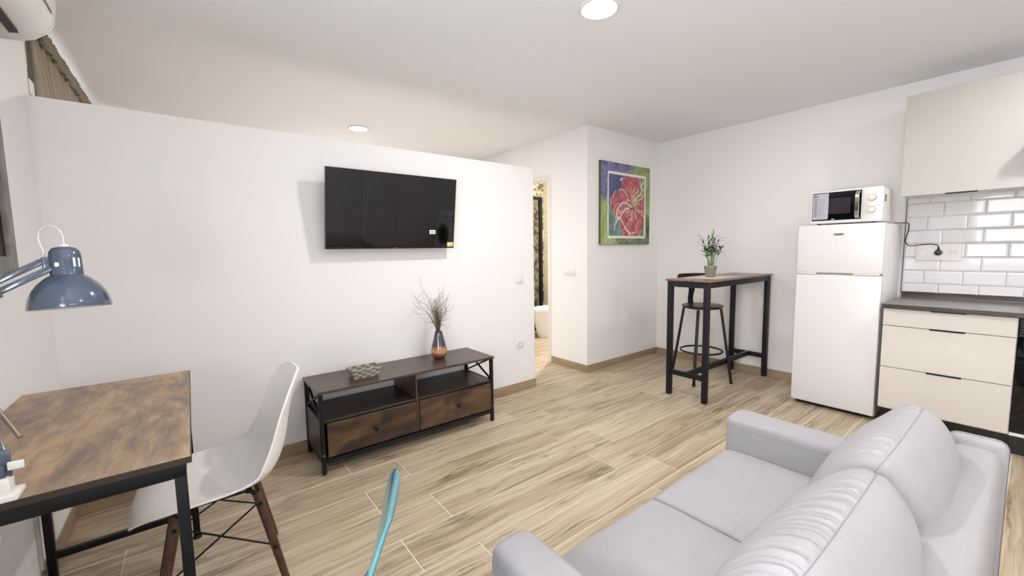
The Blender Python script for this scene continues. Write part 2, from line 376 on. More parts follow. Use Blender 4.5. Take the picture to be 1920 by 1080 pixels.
# ---------------------------------------------------------------- bathroom beyond the door
mos = bpy.data.materials.new('mosaic'); mos.use_nodes = True; nt = mos.node_tree; b_ = nt.nodes['Principled BSDF']; b_.inputs['Roughness'].default_value = .3
tc = nt.nodes.new('ShaderNodeTexCoord'); mp = nt.nodes.new('ShaderNodeMapping'); mp.inputs['Scale'].default_value = (26, 1, 26); nt.links.new(tc.outputs['Object'], mp.inputs['Vector'])
fl_ = nt.nodes.new('ShaderNodeVectorMath'); fl_.operation = 'FLOOR'; nt.links.new(mp.outputs[0], fl_.inputs[0])
wn = nt.nodes.new('ShaderNodeTexWhiteNoise'); wn.noise_dimensions = '3D'; nt.links.new(fl_.outputs[0], wn.inputs['Vector'])
rp = ramp(nt, [(0.0, (112, 100, 78)), (0.22, (146, 134, 108)), (0.42, (190, 182, 156)), (0.75, (214, 206, 180)), (1.0, (160, 142, 114))]); rp.color_ramp.interpolation = 'CONSTANT'
nt.links.new(wn.outputs['Value'], rp.inputs[0]); nt.links.new(rp.outputs[0], b_.inputs['Base Color'])
wm = MB().box(3.30, 4.62, 5.06, 5.16, 0, ZC).build('wall_shower', mos, smooth=None); struct(wm)
M_beige = mat('beige_wall_tile', (212, 200, 168), 0.25)
wbr = MB().box(4.62, 4.72, 2.95, 5.16, 0, ZC).build('wall_bathroom_right', M_jgrout, smooth=None); struct(wbr)
for zi in range(8):
    for yi in range(4):
        a = 3.0+yi*.515
        MB().box(4.612, 4.625, a+.002, min(a+.513, 5.055), zi*.315+.002, min(zi*.315+.313, ZC), .001, 1).build('tile', M_beige, wbr, smooth=None)
ss = thing('shower_screen', (4.30, 4.95, 0), 'black framed glass shower screen seen through the bathroom doorway', 'shower screen')
SXa, SXb = 3.5, 4.48
MB().box(SXb-.055, SXb, 4.93, 4.97, 0, 2.12, .003).build('post', M_black, ss)
MB().box(SXa, SXa+.04, 4.93, 4.97, 0, 2.12, .003).build('post', M_black, ss)
MB().box(SXa+.04, SXb-.055, 4.93, 4.97, 2.075, 2.12, .003).build('top_rail', M_black, ss)
MB().box(SXa+.04, SXb-.055, 4.93, 4.97, 0, 0.04, .003).build('bottom_rail', M_black, ss)
MB().box(SXa+.04, SXb-.055, 4.947, 4.953, 0.04, 2.075).build('pane', M_glass, ss, smooth=None)
tl = thing('toilet', (4.3, 4.46, 0), 'white ceramic toilet with closed lid in the bathroom', 'toilet')
def toilet_section(cx_, hw, hl, n=28):
    return [(cx_+ (hl*math.cos(2*PI*k/n) if math.cos(2*PI*k/n) < 0 else hl*.9*math.cos(2*PI*k/n)), 4.49+hw*math.sin(2*PI*k/n)) for k in range(n)]
def loft(secs, zs):
    V = []; F = []; n = len(secs[0])
    for s_, z_ in zip(secs, zs): V += [(p[0], p[1], z_) for p in s_]
    for i in range(len(zs)-1):
        for k in range(n): F.append((i*n+k, i*n+(k+1) % n, (i+1)*n+(k+1) % n, (i+1)*n+k))
    F.append(tuple(range(n-1, -1, -1))); F.append(tuple((len(zs)-1)*n+k for k in range(n))); return V, F
MB().add(*loft([toilet_section(4.24, .115, .24), toilet_section(4.22, .125, .26), toilet_section(4.20, .165, .30), toilet_section(4.19, .18, .31)], [0, .1, .34, .40])).build('bowl', M_white, tl, smooth=50)
MB().add(*loft([toilet_section(4.19, .185, .315), toilet_section(4.19, .185, .315)], [.402, .418])).build('seat', M_white, tl, smooth=50)
MB().add(*loft([toilet_section(4.19, .185, .315), toilet_section(4.19, .183, .313), toilet_section(4.19, .15, .28)], [.421, .440, .447])).build('lid', M_white, tl, smooth=50)
MB().box(4.44, 4.611, 4.31, 4.67, .0, .80, .02, 3).build('cistern', M_white, tl)
br = thing('toilet_brush', (4.02, 4.78, 0), 'dark toilet brush holder standing left of the toilet', 'toilet brush')
MB().lathe([(.04, 0), (.045, .01), (.04, .12), (.02, .13)], (4.02, 4.78, 0)).build('holder', M_black, br)
MB().tube([(4.02, 4.78, .12), (4.02, 4.78, .36)], .008).build('handle', M_chrome, br)

# ---------------------------------------------------------------- ceiling lamps
M_em = emit('lamp_diffuser', (1, 0.98, 0.95), 12)
def downlight(x, y, label, watts=LAMP_W, r=0.095):
    t = thing('ceiling_light', (x, y, ZC), label, 'ceiling light', None)
    MB().lathe([(r, 0), (r+.004, -.004), (r, -.010), (r-.012, -.010), (r-.012, -.001), (r-.014, 0)], (x, y, ZC), 48).build('trim_ring', M_white, t)
    MB().lathe([(r-.013, -.002), (r-.013, -.008), (r-.03, -.0095)], (x, y, ZC), 48).build('diffuser', M_em, t)
    l = bpy.data.lights.new('lamp_light', 'AREA'); l.shape = 'DISK'; l.size = r*1.1; l.energy = watts; l.color = (1.0, 0.98, 0.975)
    o = bpy.data.objects.new('lamp_light', l); COL.objects.link(o); o.parent = t; o.location = (0, 0, -.02)
    return t
downlight(1.745, 1.475, 'round flush ceiling light at the top of the picture, nearer the camera', LAMP_W*1.15, .102)
downlight(1.415, 4.25, 'round flush ceiling light beyond the half-height partition above the television', LAMP_W*1.9)
downlight(1.48, -0.55, 'round flush ceiling light behind the camera', LAMP_W*.9)
downlight(3.50, -0.35, 'round flush ceiling light over the kitchen worktop end', LAMP_W*.8)
downlight(3.95, 3.95, 'round flush ceiling light in the bathroom', LAMP_W*2.6)

# ---------------------------------------------------------------- air conditioner (far end at y=2.30, on the left wall)
ac = thing('air_conditioner', (XL, 1.9, 2.06), 'white wall-mounted air conditioner above the desk, cut by the top left corner', 'air conditioner')
acp = [(XL, 2.095), (-.50, 2.070), (-.46, 2.063), (-.42, 2.068), (-.385, 2.083), (-.355, 2.110), (-.335, 2.145), (-.325, 2.20), (-.323, 2.33), (-.335, 2.355), (XL, 2.36)]
MB().sweep(acp, 1.50, 2.295).build('body', M_whitem, ac, smooth=40)
acq = [(a if a < -.5 else a+.0015, z if z > 2.2 else z-.002) for a, z in acp]
MB().sweep(acq, 2.297, 2.305).build('end_cap', M_whitem, ac, smooth=40)
MB().box(-.431, -.408, 1.55, 2.215, 2.058, 2.072, 0, rot=Matrix.Rotation(math.radians(-12), 3, 'Y')).build('air_outlet', M_black, ac, smooth=None)
MB().box(-.3255, -.3215, 1.52, 2.27, 2.165, 2.330, .0015).build('front_panel', M_white, ac, smooth=None)

# ---------------------------------------------------------------- curtain in the bedroom window
cu = thing('curtain', (-.56, 3.8, 2.42), 'beige gathered curtain with ruffled heading showing above the half-height partition', 'curtain')
def curtain_mesh():
    nu, nv = 260, 26; V = []; F = []
    y0, y1 = 3.06, 4.72
    for j in range(nv):
        t = j/(nv-1)                       # 0 top .. 1 bottom
        z = 2.445 - t*2.35
        for i in range(nu):
            s = i/(nu-1); ph = s*2*PI*17
            amp = .006+.030*min(1, t*5)
            xx = -.535 + amp*math.sin(ph+.5*math.sin(ph*.37)) + .006*math.sin(ph*2.3+1)
            zz = z
            if j < 3:
                fr = (2-j)/2; xx += fr*.010*math.sin(s*2*PI*61+2*math.sin(s*40)); zz += fr*.012*math.sin(s*2*PI*47+math.sin(s*90))
            V.append((xx, y0+(y1-y0)*s, zz))
    for j in range(nv-1):
        for i in range(nu-1): F.append((j*nu+i, j*nu+i+1, (j+1)*nu+i+1, (j+1)*nu+i))
    return V, F
M_curt = mat('beige_linen', (160, 148, 132), 0.9, bump=0.3, bscale=500, var=0.08, vscale=20)
V, F = curtain_mesh(); o = mesh_obj('fabric', V, F, M_curt, cu, 60); sm = o.modifiers.new('thickness', 'SOLIDIFY'); sm.thickness = .002
# gathered heading band: a small ruffle above the rod
V = []; F = []; nu = 420
for j in range(5):
    for i in range(nu):
        s = i/(nu-1); ph = s*2*PI*64
        V.append((-.507+.011*math.sin(ph+2*math.sin(s*33))*(1 if j in (0, 4) else .55), 3.06+1.66*s, 2.375+.018*j+.007*math.sin(ph*.83+j)))
for j in range(4):
    for i in range(nu-1): F.append((j*nu+i, j*nu+i+1, (j+1)*nu+i+1, (j+1)*nu+i))
o = mesh_obj('heading', V, F, mat('beige_linen_darker', (146, 134, 118), 0.9, bump=0.3, bscale=500), cu, 60); sm = o.modifiers.new('thickness', 'SOLIDIFY'); sm.thickness = .002  # heading cloth in a darker tone than the curtain fabric
MB().tube([(-.525, 3.0, 2.40), (-.525, 4.78, 2.40)], .007).build('rod', M_whitem, cu)
for yy in (3.03, 4.75): MB().box(-.62, -.52, yy-.01, yy+.01, 2.39, 2.41, .002).build('bracket', M_whitem, cu)
bx = MB().box(-.619, -.535, 2.935, 2.985, 2.13, 2.31, .006).box(-.560, -.530, 2.97, 3.05, 2.06, 2.13, .004).build('shutter_guide', M_whitem)
tag(bx, 'small white shutter winder bracket beside the curtain above the partition', 'bracket')

# ---------------------------------------------------------------- framed panel on the left wall
fr = thing('wall_frame', (XL, 2.1, 1.5), 'weathered grey wooden frame on the left wall, cut by the picture edge', 'frame')
M_oldwood = wood('weathered_grey_wood', [(0.3, (92, 88, 84)), (0.5, (134, 130, 126)), (0.7, (170, 166, 160))], 2, rough=.8, grain=(3, 40), patch=10, pw=.4)
fy0, fy1, fz0, fz1 = 1.62, 2.384, 1.232, 2.0
MB().box(XL, XL+.022, fy1-.065, fy1, fz0, fz1, .003).build('stile', M_oldwood, fr)
MB().box(XL, XL+.022, fy0, fy0+.065, fz0, fz1, .003).build('stile', M_oldwood, fr)
MB().box(XL, XL+.020, fy0+.065, fy1-.065, fz0, fz0+.065, .003).build('rail', M_oldwood, fr)
MB().box(XL, XL+.020, fy0+.065, fy1-.065, fz1-.065, fz1, .003).build('rail', M_oldwood, fr)
MB().box(XL, XL+.008, fy0+.06, fy1-.06, fz0+.06, fz1-.06).build('panel', M_black, fr, smooth=None)

# ---------------------------------------------------------------- cable duct under the desk
cdt = MB().box(XL, XL+.012, 2.283, 2.298, .095, .75, .002).box(XL, XL+.012, 2.298, 2.345, .095, .110, .002).build('cable_duct', mat('light_grey_plastic', (196, 192, 188), .5))
tag(cdt, 'thin light grey cable duct on the left wall under the desk', 'cable duct')

# ---------------------------------------------------------------- television
tv = thing('television', (1.158, 2.80, 1.3), 'black flat television tilted forward on the white partition wall', 'television')
def tvp(s, h, dpt):
    """s 0..1 left-right, h 0..1 bottom-top, dpt metres behind the glass"""
    top = Vector((.6954+(1.6153-.6954)*s, 2.722, 1.8195)); bot = Vector((.687+(1.613-.687)*s, 2.792, 1.315))
    n = Vector((0, .5045, .070)).normalized(); p = bot.lerp(top, h); return p + n*dpt
def tvbox(s0, s1, h0, h1, d0, d1):
    V = [tvp(s, h, dd) for dd in (d0, d1) for h in (h0, h1) for s in (s0, s1)]
    return V, [(0, 1, 3, 2), (4, 6, 7, 5), (0, 4, 5, 1), (2, 3, 7, 6), (0, 2, 6, 4), (1, 5, 7, 3)]
MB().add(*tvbox(0, 1, 0, 1, .004, .026)).add(*tvbox(.12, .88, .08, .75, .026, .055)).build('cabinet', M_blackpl, tv, smooth=None)
MB().add(*tvbox(.006, .994, .022, .990, .001, .0045)).build('screen', M_screen, tv, smooth=None)
MB().add(*tvbox(0, 1, 0, .020, .0, .0045)).build('bottom_bezel', M_blackpl, tv, smooth=None)
M_dimglass = mat('silver_print', (120, 120, 124), .3)
MB().add(*tvbox(.487, .513, .006, .014, -.0006, .0)).build('maker_plate', M_dimglass, tv, smooth=None)
M_stick = mat('white_sticker', (232, 232, 228), .5); M_yel = mat('yellow_sticker', (226, 216, 150), .5); M_ink = mat('dark_ink', (60, 58, 60), .6)
st = MB().add(*tvbox(.775, .826, .205, .262, .0003, .001)).build('white_sticker', M_stick, tv, smooth=None)
for k in range(4): MB().add(*tvbox(.785+k*.009, .791+k*.009, .225, .243, -.0002, .0003)).build('print', M_ink, st, smooth=None)
st = MB().add(*tvbox(.938, .992, .022, .085, .0002, .001)).build('yellow_sticker', M_yel, tv, smooth=None)
MB().add(*tvbox(.965, .985, .035, .043, -.0002, .0002)).build('print', M_ink, st, smooth=None)
MB().box(1.05, 1.27, 2.872, 2.889, 1.45, 1.72, .002).box(1.09, 1.11, 2.80, 2.875, 1.48, 1.70, .002).box(1.21, 1.23, 2.80, 2.875, 1.48, 1.70, .002).build('wall_bracket', M_black, tv)

# ---------------------------------------------------------------- switches and sockets
M_sw = mat('switch_white', (238, 234, 230), .35)
def plate_y(name, x0, x1, z0, z1, yw, label, cat, kind):
    t = thing(name, ((x0+x1)/2, yw, (z0+z1)/2), label, cat)
    MB().box(x0, x1, yw-.009, yw, z0, z1, .003).build('plate', M_sw, t)
    cx_, cz = (x0+x1)/2, (z0+z1)/2
    if kind == 'switch':
        MB().box(x0+.012, x1-.012, yw-.0125, yw-.008, z0+.012, z1-.012, .0015).build('rocker', M_sw, t)
    else:
        R_ = Matrix.Rotation(PI/2, 3, 'X')
        MB().lathe([(.026, 0), (.026, .006), (.022, .007), (.020, .001), (.0001, .001)], (cx_, yw-.0085, cz), 32, M=R_).build('socket_well', M_whitem, t)
        for s_ in (-1, 1): MB().lathe([(.003, 0), (.003, .001)], (cx_+s_*.0095, yw-.0100, cz), 10, M=R_).build('pin_hole', M_black, t)
    return t
plate_y('light_switch', 2.292, 2.377, .992, 1.089, YF, 'white square light switch near the right end of the television wall', 'switch', 'switch')
plate_y('wall_socket', 2.286, 2.373, .397, .490, YF, 'white square power socket low on the television wall beside the stand', 'socket', 'socket')
t = thing('light_switch', (DX, 3.10, 1.05), 'white double light switch on the narrow wall right of the bathroom door', 'switch')
MB().box(DX-.009, DX, 3.02, 3.185, 1.012, 1.094, .003).build('plate', M_sw, t)
for a in (3.035, 3.10): MB().box(DX-.012, DX-.008, a, a+.055, 1.028, 1.078, .0015).build('rocker', M_sw, t)

# ---------------------------------------------------------------- painting (flat print, painted by code)
def srgb2lin(a): a = a/255.; return np.where(a <= .04045, a/12.92, ((a+.055)/1.055)**2.4)
def paint(n=230):
    g = (np.arange(n)+.5)/n; U, Vv = np.meshgrid(g, g)
    def nz(fx, fy, s):
        r = np.random.default_rng(s); o = np.zeros_like(U)
        for k in range(1, 6):
            a = r.uniform(0, 6.28, 3); o += np.sin(U*fx*k*r.uniform(.6, 1.4)+a[0]+2*np.sin(Vv*fy*k*.4+a[1]))*np.cos(Vv*fy*k*r.uniform(.6, 1.4)+a[2])/k
        return o/1.6
    C = np.zeros((n, n, 3)); C[:] = (112, 132, 112)
    def lay(mask, col, amp=0, nn=None):
        mask = np.clip(mask, 0, 1)[..., None]; c = np.array(col, float)
        c = c + (amp*nn[..., None] if nn is not None else 0); C[:] = C*(1-mask)+c*mask
    n1, n2, n3 = nz(14, 9, 1), nz(40, 22, 2), nz(60, 12, 3)
    sm = lambda e0, e1, x: np.clip((x-e0)/(e1-e0), 0, 1)
    # mount colours
    lay(np.ones_like(U), (124, 146, 82), 24, n1)
    lay(sm(.70, .50, U+.25*(1-Vv))*sm(.48, .62, Vv), (98, 90, 142), 26, n2)
    lay(sm(.34, .22, U)*sm(.62, .40, Vv), (146, 166, 92), 26, n3)
    lay(sm(.14, .04, Vv)*sm(.25, .4, U), (62, 82, 44), 24, n2)
    lay(sm(.90, .94, U)*sm(.42, .30, Vv), (58, 78, 50), 22, n2)
    n6 = nz(70, 9, 12); lay((np.abs(n6) < .10)*.5, (206, 210, 190)); lay((n6 > .8)*.5, (52, 66, 44)); lay((np.abs(n2) < .05)*.35, (214, 214, 206))
    inn = (U > .125)*(U < .905)*(Vv > .08)*(Vv < .885); pic = (U > .148)*(U < .88)*(Vv > .108)*(Vv < .855)
    lay(inn*1., (234, 228, 218)); base = C.copy()
    lay(pic*1., (120, 136, 118), 26, n2)
    lay(pic*sm(.62, .40, U)*sm(.40, .60, Vv), (78, 82, 124), 18, n1)
    lay(pic*sm(.70, .80, U)*sm(.50, .62, Vv), (150, 158, 122), 36, n2)
    lay(pic*sm(.40, .30, Vv)*sm(.5, .3, U), (108, 132, 128), 30, n2)
    lay(pic*sm(.30, .18, Vv)*sm(.6, .75, U), (132, 140, 106), 26, n3)
    n4 = nz(120, 70, 7); n5 = nz(26, 34, 9)
    def ell(cx_, cy_, a, b, rot, e=.1):
        c, s = math.cos(rot), math.sin(rot); du, dv = U-cx_, Vv-cy_
        rr = np.sqrt(((du*c+dv*s)/a)**2+((-du*s+dv*c)/b)**2)+.05*n1; return rr
    pet = [(.60, .73, .20, .17, 0), (.36, .53, .17, .145, .35), (.82, .48, .12, .15, -.2), (.34, .405, .09, .10, .6), (.52, .27, .15, .19, .35), (.72, .27, .12, .17, -.3), (.56, .42, .14, .12, 0)]
    for i, p in enumerate(pet):
        rr = ell(*p)+.10*n5; lay(pic*(rr < 1.0), (168, 84, 92), 26, n5); lay(pic*(rr < 1.0)*sm(.1, .9, n4)*.5, (206, 138, 132)); lay(pic*(rr < 1.0)*sm(.75, 1.0, rr)*.45, (120, 56, 72))
        lay(pic*(rr > .95)*(rr < 1.04)*(n1 > -.35)*(.85 if i in (1, 3) else .45), (226, 204, 186))
    cx_, cy_ = .62, .46; ang = np.arctan2(Vv-cy_, U-cx_); rad = np.hypot(U-cx_, Vv-cy_)
    lay(pic*((np.sin(ang*23+rad*26+1.5*n5) > .45)*(rad < .25+.05*n4)*(ang > .5)*(ang < 1.75)), (224, 210, 166), 30, n2)
    lay(pic*((np.sin(ang*23+rad*26+1.5*n5) < -.8)*(rad < .24)*(ang > .5)*(ang < 1.75)), (110, 96, 60))
    lay(pic*((np.sin(ang*9+rad*30+n5) > .80)*(rad < .16)), (204, 170, 138))
    lay(pic*((np.sin(ang*7+rad*14+n5*2) > .90)*(rad < .34)*(Vv < .45)), (222, 160, 150))
    lay(pic*(rad < .035), (64, 70, 58))
    def curve(pts, wd, col):
        P = np.array([(q.x, q.y) for q in crom([(a_, b_1, 0) for a_, b_1 in pts], 6)] if len(pts) > 2 else pts, float)
        P += .006*np.sin(np.arange(len(P))[:, None]*np.array([1.7, 2.3]))
        for a, b in zip(P[:-1], P[1:]):
            ab = b-a; tt = np.clip(((U-a[0])*ab[0]+(Vv-a[1])*ab[1])/(ab@ab), 0, 1)
            dd = np.hypot(U-a[0]-tt*ab[0], Vv-a[1]-tt*ab[1]); lay(pic*sm(wd, wd*.5, dd), col)
    W = (236, 228, 216)
    curve([(.62, .47), (.52, .51), (.42, .52), (.34, .46), (.30, .40), (.31, .35), (.36, .33), (.40, .37), (.47, .44), (.55, .46)], .009, W)
    curve([(.26, .17), (.27, .24), (.32, .31), (.38, .32), (.44, .25), (.50, .19), (.55, .15), (.56, .11)], .008, W)
    curve([(.50, .19), (.58, .14), (.68, .155)], .008, W)
    curve([(.62, .45), (.60, .38), (.62, .30)], .008, (226, 190, 170))
    curve([(.40, .82), (.37, .79)], .016, W)
    curve([(.84, .80), (.80, .74), (.86, .70)], .008, W)
    return np.clip(C, 0, 255)
pt = thing('painting', (3.81, 2.85, 1.34), 'square red flower painting with purple and green painted border on white wall', 'painting')
PX0, PX1, PZ0, PZ1 = 3.384, 4.245, 1.334, 2.196
MB().box(PX0, PX1, 2.833, 2.861, PZ0, PZ1, .002).build('canvas', mat('canvas_edge', (72, 84, 52), .6), pt, smooth=None)
n = 230; C = paint(n)
V = [(PX0+.001+(PX1-PX0-.002)*i/(n-1), 2.8322-.0012*(0 if (.125 < i/(n-1) < .905 and .08 < j/(n-1) < .885) else 0), PZ0+.001+(PZ1-PZ0-.002)*j/(n-1)) for j in range(n) for i in range(n)]
F = [(j*n+i, j*n+i+1, (j+1)*n+i+1, (j+1)*n+i) for j in range(n-1) for i in range(n-1)]
M_paint = bpy.data.materials.new('painted_print'); M_paint.use_nodes = True; nt = M_paint.node_tree
ca = nt.nodes.new('ShaderNodeVertexColor'); ca.layer_name = 'paint'; nt.links.new(ca.outputs[0], nt.nodes['Principled BSDF'].inputs['Base Color']); nt.nodes['Principled BSDF'].inputs['Roughness'].default_value = .45
o = mesh_obj('picture_surface', V, F, M_paint, pt)
at = o.data.color_attributes.new('paint', 'FLOAT_COLOR', 'POINT'); at.data.foreach_set('color', np.concatenate([srgb2lin(C).reshape(-1, 3), np.ones((n*n, 1))], 1).astype(np.float32).ravel())

# ---------------------------------------------------------------- desk
dk = thing('desk', (-.28, 1.82, 0), 'rustic brown desk with black metal frame against the left wall', 'desk')
DXa, DXb, DYa, DYb, DZt = XL+.002, -.030, 1.320, 2.334, .775
MB().box(DXa, DXb, DYa, DYb, DZt-.017, DZt, .0015, 1).build('desktop', M_desk, dk)
MB().box(DXa, DXb, DYa-.001, DYa+.001, DZt-.0165, DZt-.0005).box(DXb-.001, DXb+.001, DYa, DYb, DZt-.0165, DZt-.0005).build('edge_band', mat('dark_edge_band', (44, 34, 28), .5), dk, smooth=None)
fx0, fx1, fy0_, fy1_ = DXa+.015, DXb-.012, DYa+.012, DYb-.012
zt = DZt-.0175; tb = .025
for xx in (fx0, fx1-tb):
    for yy in (fy0_, fy1_-tb): 
        lg = MB().box(xx, xx+tb, yy, yy+tb, .012, zt-.036, .002).build('leg', M_black, dk)
        MB().lathe([(.017, 0), (.018, .004), (.014, .013), (.008, .016)], (xx+tb/2, yy+tb/2, 0), 16).build('foot', M_blackpl, lg)
for yy in (fy0_, fy1_-tb): MB().box(fx0, fx1, yy, yy+tb, zt-.038, zt, .002).build('end_rail', M_black, dk)
for xx in (fx0, fx1-tb): MB().box(xx, xx+tb, fy0_+tb, fy1_-tb, zt-.038, zt, .002).build('side_rail', M_black, dk)
MB().box(fx0+tb, fx1-tb, fy1_-tb, fy1_, .115, .140, .002).build('cross_bar', M_black, dk)

# ---------------------------------------------------------------- shell chairs
def shell_mesh(m, parent, curl=1.0):
    cl = [(.228, .376), (.240, .400), (.230, .426), (.185, .444), (.12, .442), (.03, .434), (-.06, .428), (-.130, .432), (-.185, .458), (-.220, .51), (-.240, .575), (-.253, .65), (-.267, .72), (-.282, .768), (-.298, .803), (-.308, .815)]
    hw = [.190, .200, .212, .224, .234, .242, .246, .244, .236, .226, .215, .207, .200, .194, .188, .182]
    cu_ = [-.012, -.012, -.006, .004, .018, .032, .046, .060, .072, .074, .066, .054, .042, .032, .022, .014]
    P = crom([(a, b, 0) for a, b in cl], 4); Wd = crom([(a, 0, 0) for a in hw], 4); Cc = crom([(a, 0, 0) for a in cu_], 4)
    # finer steps and a rounded outline at both ends
    def resamp(A, idx): return [A[int(k)].lerp(A[min(int(k)+1, len(A)-1)], k-int(k)) for k in idx]
    N0 = len(P)-1; idx = [0, .3, .8, 1.5, 2.4, 3.4, 4.6, 6]+[6+(N0-12)*k/38 for k in range(1, 38)]+[N0-6, N0-4.8, N0-3.7, N0-2.7, N0-1.8, N0-1.0, N0-.4, N0]
    P, Wd, Cc = resamp(P, idx), resamp(Wd, idx), resamp(Cc, idx)
    arc = [0]
    for a_, b_2 in zip(P[:-1], P[1:]): arc.append(arc[-1]+(b_2-a_).length)
    for i_ in range(len(P)):
        f0 = min(1, arc[i_]/.16); f1 = min(1, (arc[-1]-arc[i_])/.115)
        g0 = max(.0, 1-(1-f0)**2.0)**(1/2.0); g1 = max(.0, 1-(1-f1)**2.2)**(1/2.2)
        Wd[i_] = Wd[i_]*(.22+.78*g0)*(.20+.80*g1)
    ns = len(P); nt_ = 33; V = []; F = []
    for i in range(ns):
        t = (P[min(i+1, ns-1)]-P[max(i-1, 0)]).normalized(); nrm = Vector((-t.y, t.x)) if True else None
        # tangent runs from front to back; normal pointing up / forward
        nx, nz = t.y, -t.x
        for j in range(nt_):
            s = -1+2*j/(nt_-1); c = curl*Cc[i].x*abs(s)**2.6
            V.append((P[i].x + nx*c, Wd[i].x*s*(1-.05*abs(s)**4), P[i].y + nz*c))
    for i in range(ns-1):
        for j in range(nt_-1): F.append((i*nt_+j, i*nt_+j+1, (i+1)*nt_+j+1, (i+1)*nt_+j))
    o = mesh_obj('shell', V, F, m, parent, 60, local=True)
    so = o.modifiers.new('thickness', 'SOLIDIFY'); so.thickness = .006; so.offset = 0
    be = o.modifiers.new('round', 'BEVEL'); be.width = .002; be.segments = 2; be.limit_method = 'ANGLE'
    # rolled rim along the outline
    rim = [V[i*nt_] for i in range(ns)] + [V[(ns-1)*nt_+j] for j in range(nt_)] + [V[i*nt_+nt_-1] for i in range(ns-1, -1, -1)] + [V[j] for j in range(nt_-1, -1, -1)]
    MB().tube(rim, .0042, 8).build('rim', m, o, smooth=60, local=True)
    return o
def shell_chair(loc, rz, label, m, curl=1.0):
    t = thing('dining_chair', loc, label, 'chair', None, rz)
    shell_mesh(m, t, curl)
    tops = {}; feet = {}
    for a in (1, -1):
        for b in (1, -1):
            p = Vector((.115 if a > 0 else -.125, b*.115, .385)); q = Vector((.195 if a > 0 else -.205, b*.205, 0)); tops[a, b] = p; feet[a, b] = q
            MB().tube([p, p.lerp(q, .15), p.lerp(q, .9), q], [.0165, .0165, .0125, .0115], 14).build('leg', M_walnut, t, local=True)
    wr_ = MB()
    for (k1, k2) in (((1, 1), (-1, 1)), ((1, -1), (-1, -1)), ((1, 1), (1, -1)), ((-1, 1), (-1, -1))):
        A, B = tops[k1], feet[k1]; C_, D_ = tops[k2], feet[k2]
        wr_.tube([A.lerp(B, .08), C_.lerp(D_, .52)], .0035, 8); wr_.tube([C_.lerp(D_, .08), A.lerp(B, .52)], .0035, 8)
    for k in tops:
        p = tops[k].lerp(feet[k], .52); MB().tube([p+Vector((0, -.018, 0)), p+Vector((0, .018, 0))], .006, 8).build('bolt', M_black, t, local=True)
        p = tops[k].lerp(feet[k], .08); MB().tube([p+Vector((0, -.021, 0)), p+Vector((0, .021, 0))], .007, 8).build('bolt', M_black, t, local=True)
        wr_.tube([tops[k]+Vector((0, 0, -.01)), tops[k].lerp(Vector((0, 0, .425)), .25)+Vector((0, 0, .012))], .008, 8)
    wr_.build('wire_brace', M_black, t, local=True)
    MB().box(-.11, .10, -.105, -.097, .395, .403, .002).box(-.11, .10, .097, .105, .395, .403, .002).box(-.108, -.100, -.105, .105, .395, .403, .002).box(.09, .098, -.105, .105, .395, .403, .002).build('mount_frame', M_black, t, local=True)
    for a in (-.10, .10):
        for b in (-.10, .10): MB().tube([(a, b, .392), (a, b, .424)], .011, 12).build('shock_mount', M_black, t, local=True)
    return t
shell_chair((.022, 1.900, 0), PI-math.radians(1), 'white moulded plastic chair with walnut legs tucked under the desk', M_shell)
shell_chair((.018, .898, 0), PI-math.radians(28.5), 'turquoise plastic chair showing only its curved back edge at the bottom', M_teal, .06)

# ---------------------------------------------------------------- desk lamp clamped to the desk's near edge
lp = thing('desk_lamp', (-.345, 1.325, .775), 'blue-grey articulated desk lamp clamped to the near left desk edge', 'lamp')
def cpos(x, y, D):
    c = Vector(((x-960)/FPX, -(y-540)/FPX, 1)); v = r2*c.x + u2*c.y + fw*c.z
    return Vector((0, 0, 1.29)) + v*D
BX, BY = -.352, 1.345
cl_ = MB().box(BX-.030, BX+.030, BY-.030, BY+.030, DZt, DZt+.012, .003).box(BX-.018, BX+.018, BY-.018, BY+.018, DZt+.010, DZt+.048, .005)
cl_.build('clamp_top', M_whitem, lp)
MB().box(BX-.044, BX-.020, DYa-.022, DYa-.008, DZt-.080, DZt+.010, .003).box(BX-.044, BX-.020, DYa-.022, BY-.02, DZt, DZt+.012, .003).box(BX-.044, BX-.004, DYa-.022, BY-.006, DZt-.088, DZt-.074, .003).build('clamp_bracket', M_whitem, lp)
MB().tube([(BX-.016, DYa+.006, DZt-.115), (BX-.016, DYa+.006, DZt-.060)], .005, 12).lathe([(.012, 0), (.012, .003)], (BX-.016, DYa+.006, DZt-.060), 16).build('clamp_screw', M_steel, lp)
PV = Vector((BX, BY, DZt+.060))                      # pivot of the lower arm
MB().tube([(BX, BY, DZt+.04), PV], .009, 12).build('pivot_pin', M_steel, lp)
EL = cpos(-115, 588, 1.00)                           # elbow, left of the frame
HD = cpos(90, 493, 1.105)                            # joint at the head
side = Vector((EL-PV)).cross(Vector((HD-EL))).normalized()
MB().box(BX-.012, BX+.020, BY-.004, BY+.004, DZt+.045, DZt+.105, .002).box(BX-.012, BX+.012, BY-.012, BY+.012, DZt+.045, DZt+.075, .003).build('pivot_bracket', M_lamp, lp)
MB().box(BX+.016, BX+.040, BY-.012, BY-.006, DZt+.062, DZt+.080, .002).build('wing_nut', M_whitem, lp)
def bars(a, b, off_, wd, ht, m, name):
    for s_ in (-1, 1): MB().beam(a+off_*s_, b+off_*s_, wd, ht, .0015).build(name, m, lp)
dl = (EL-PV).normalized(); pl_ = dl.cross(side).normalized()
bars(PV+dl*.02, EL, pl_*.014, .012, .010, M_lamp, 'lower_arm')
sp = cpos(38, 820, 0.985); MB().tube([sp, sp.lerp(cpos(-20, 750, .985), 1.0), EL-pl_*.03], .0052, 12).build('spring_rod', M_spring, lp)
du_ = (HD-EL).normalized(); pu = du_.cross(side).normalized()
if pu.z < 0: pu = -pu
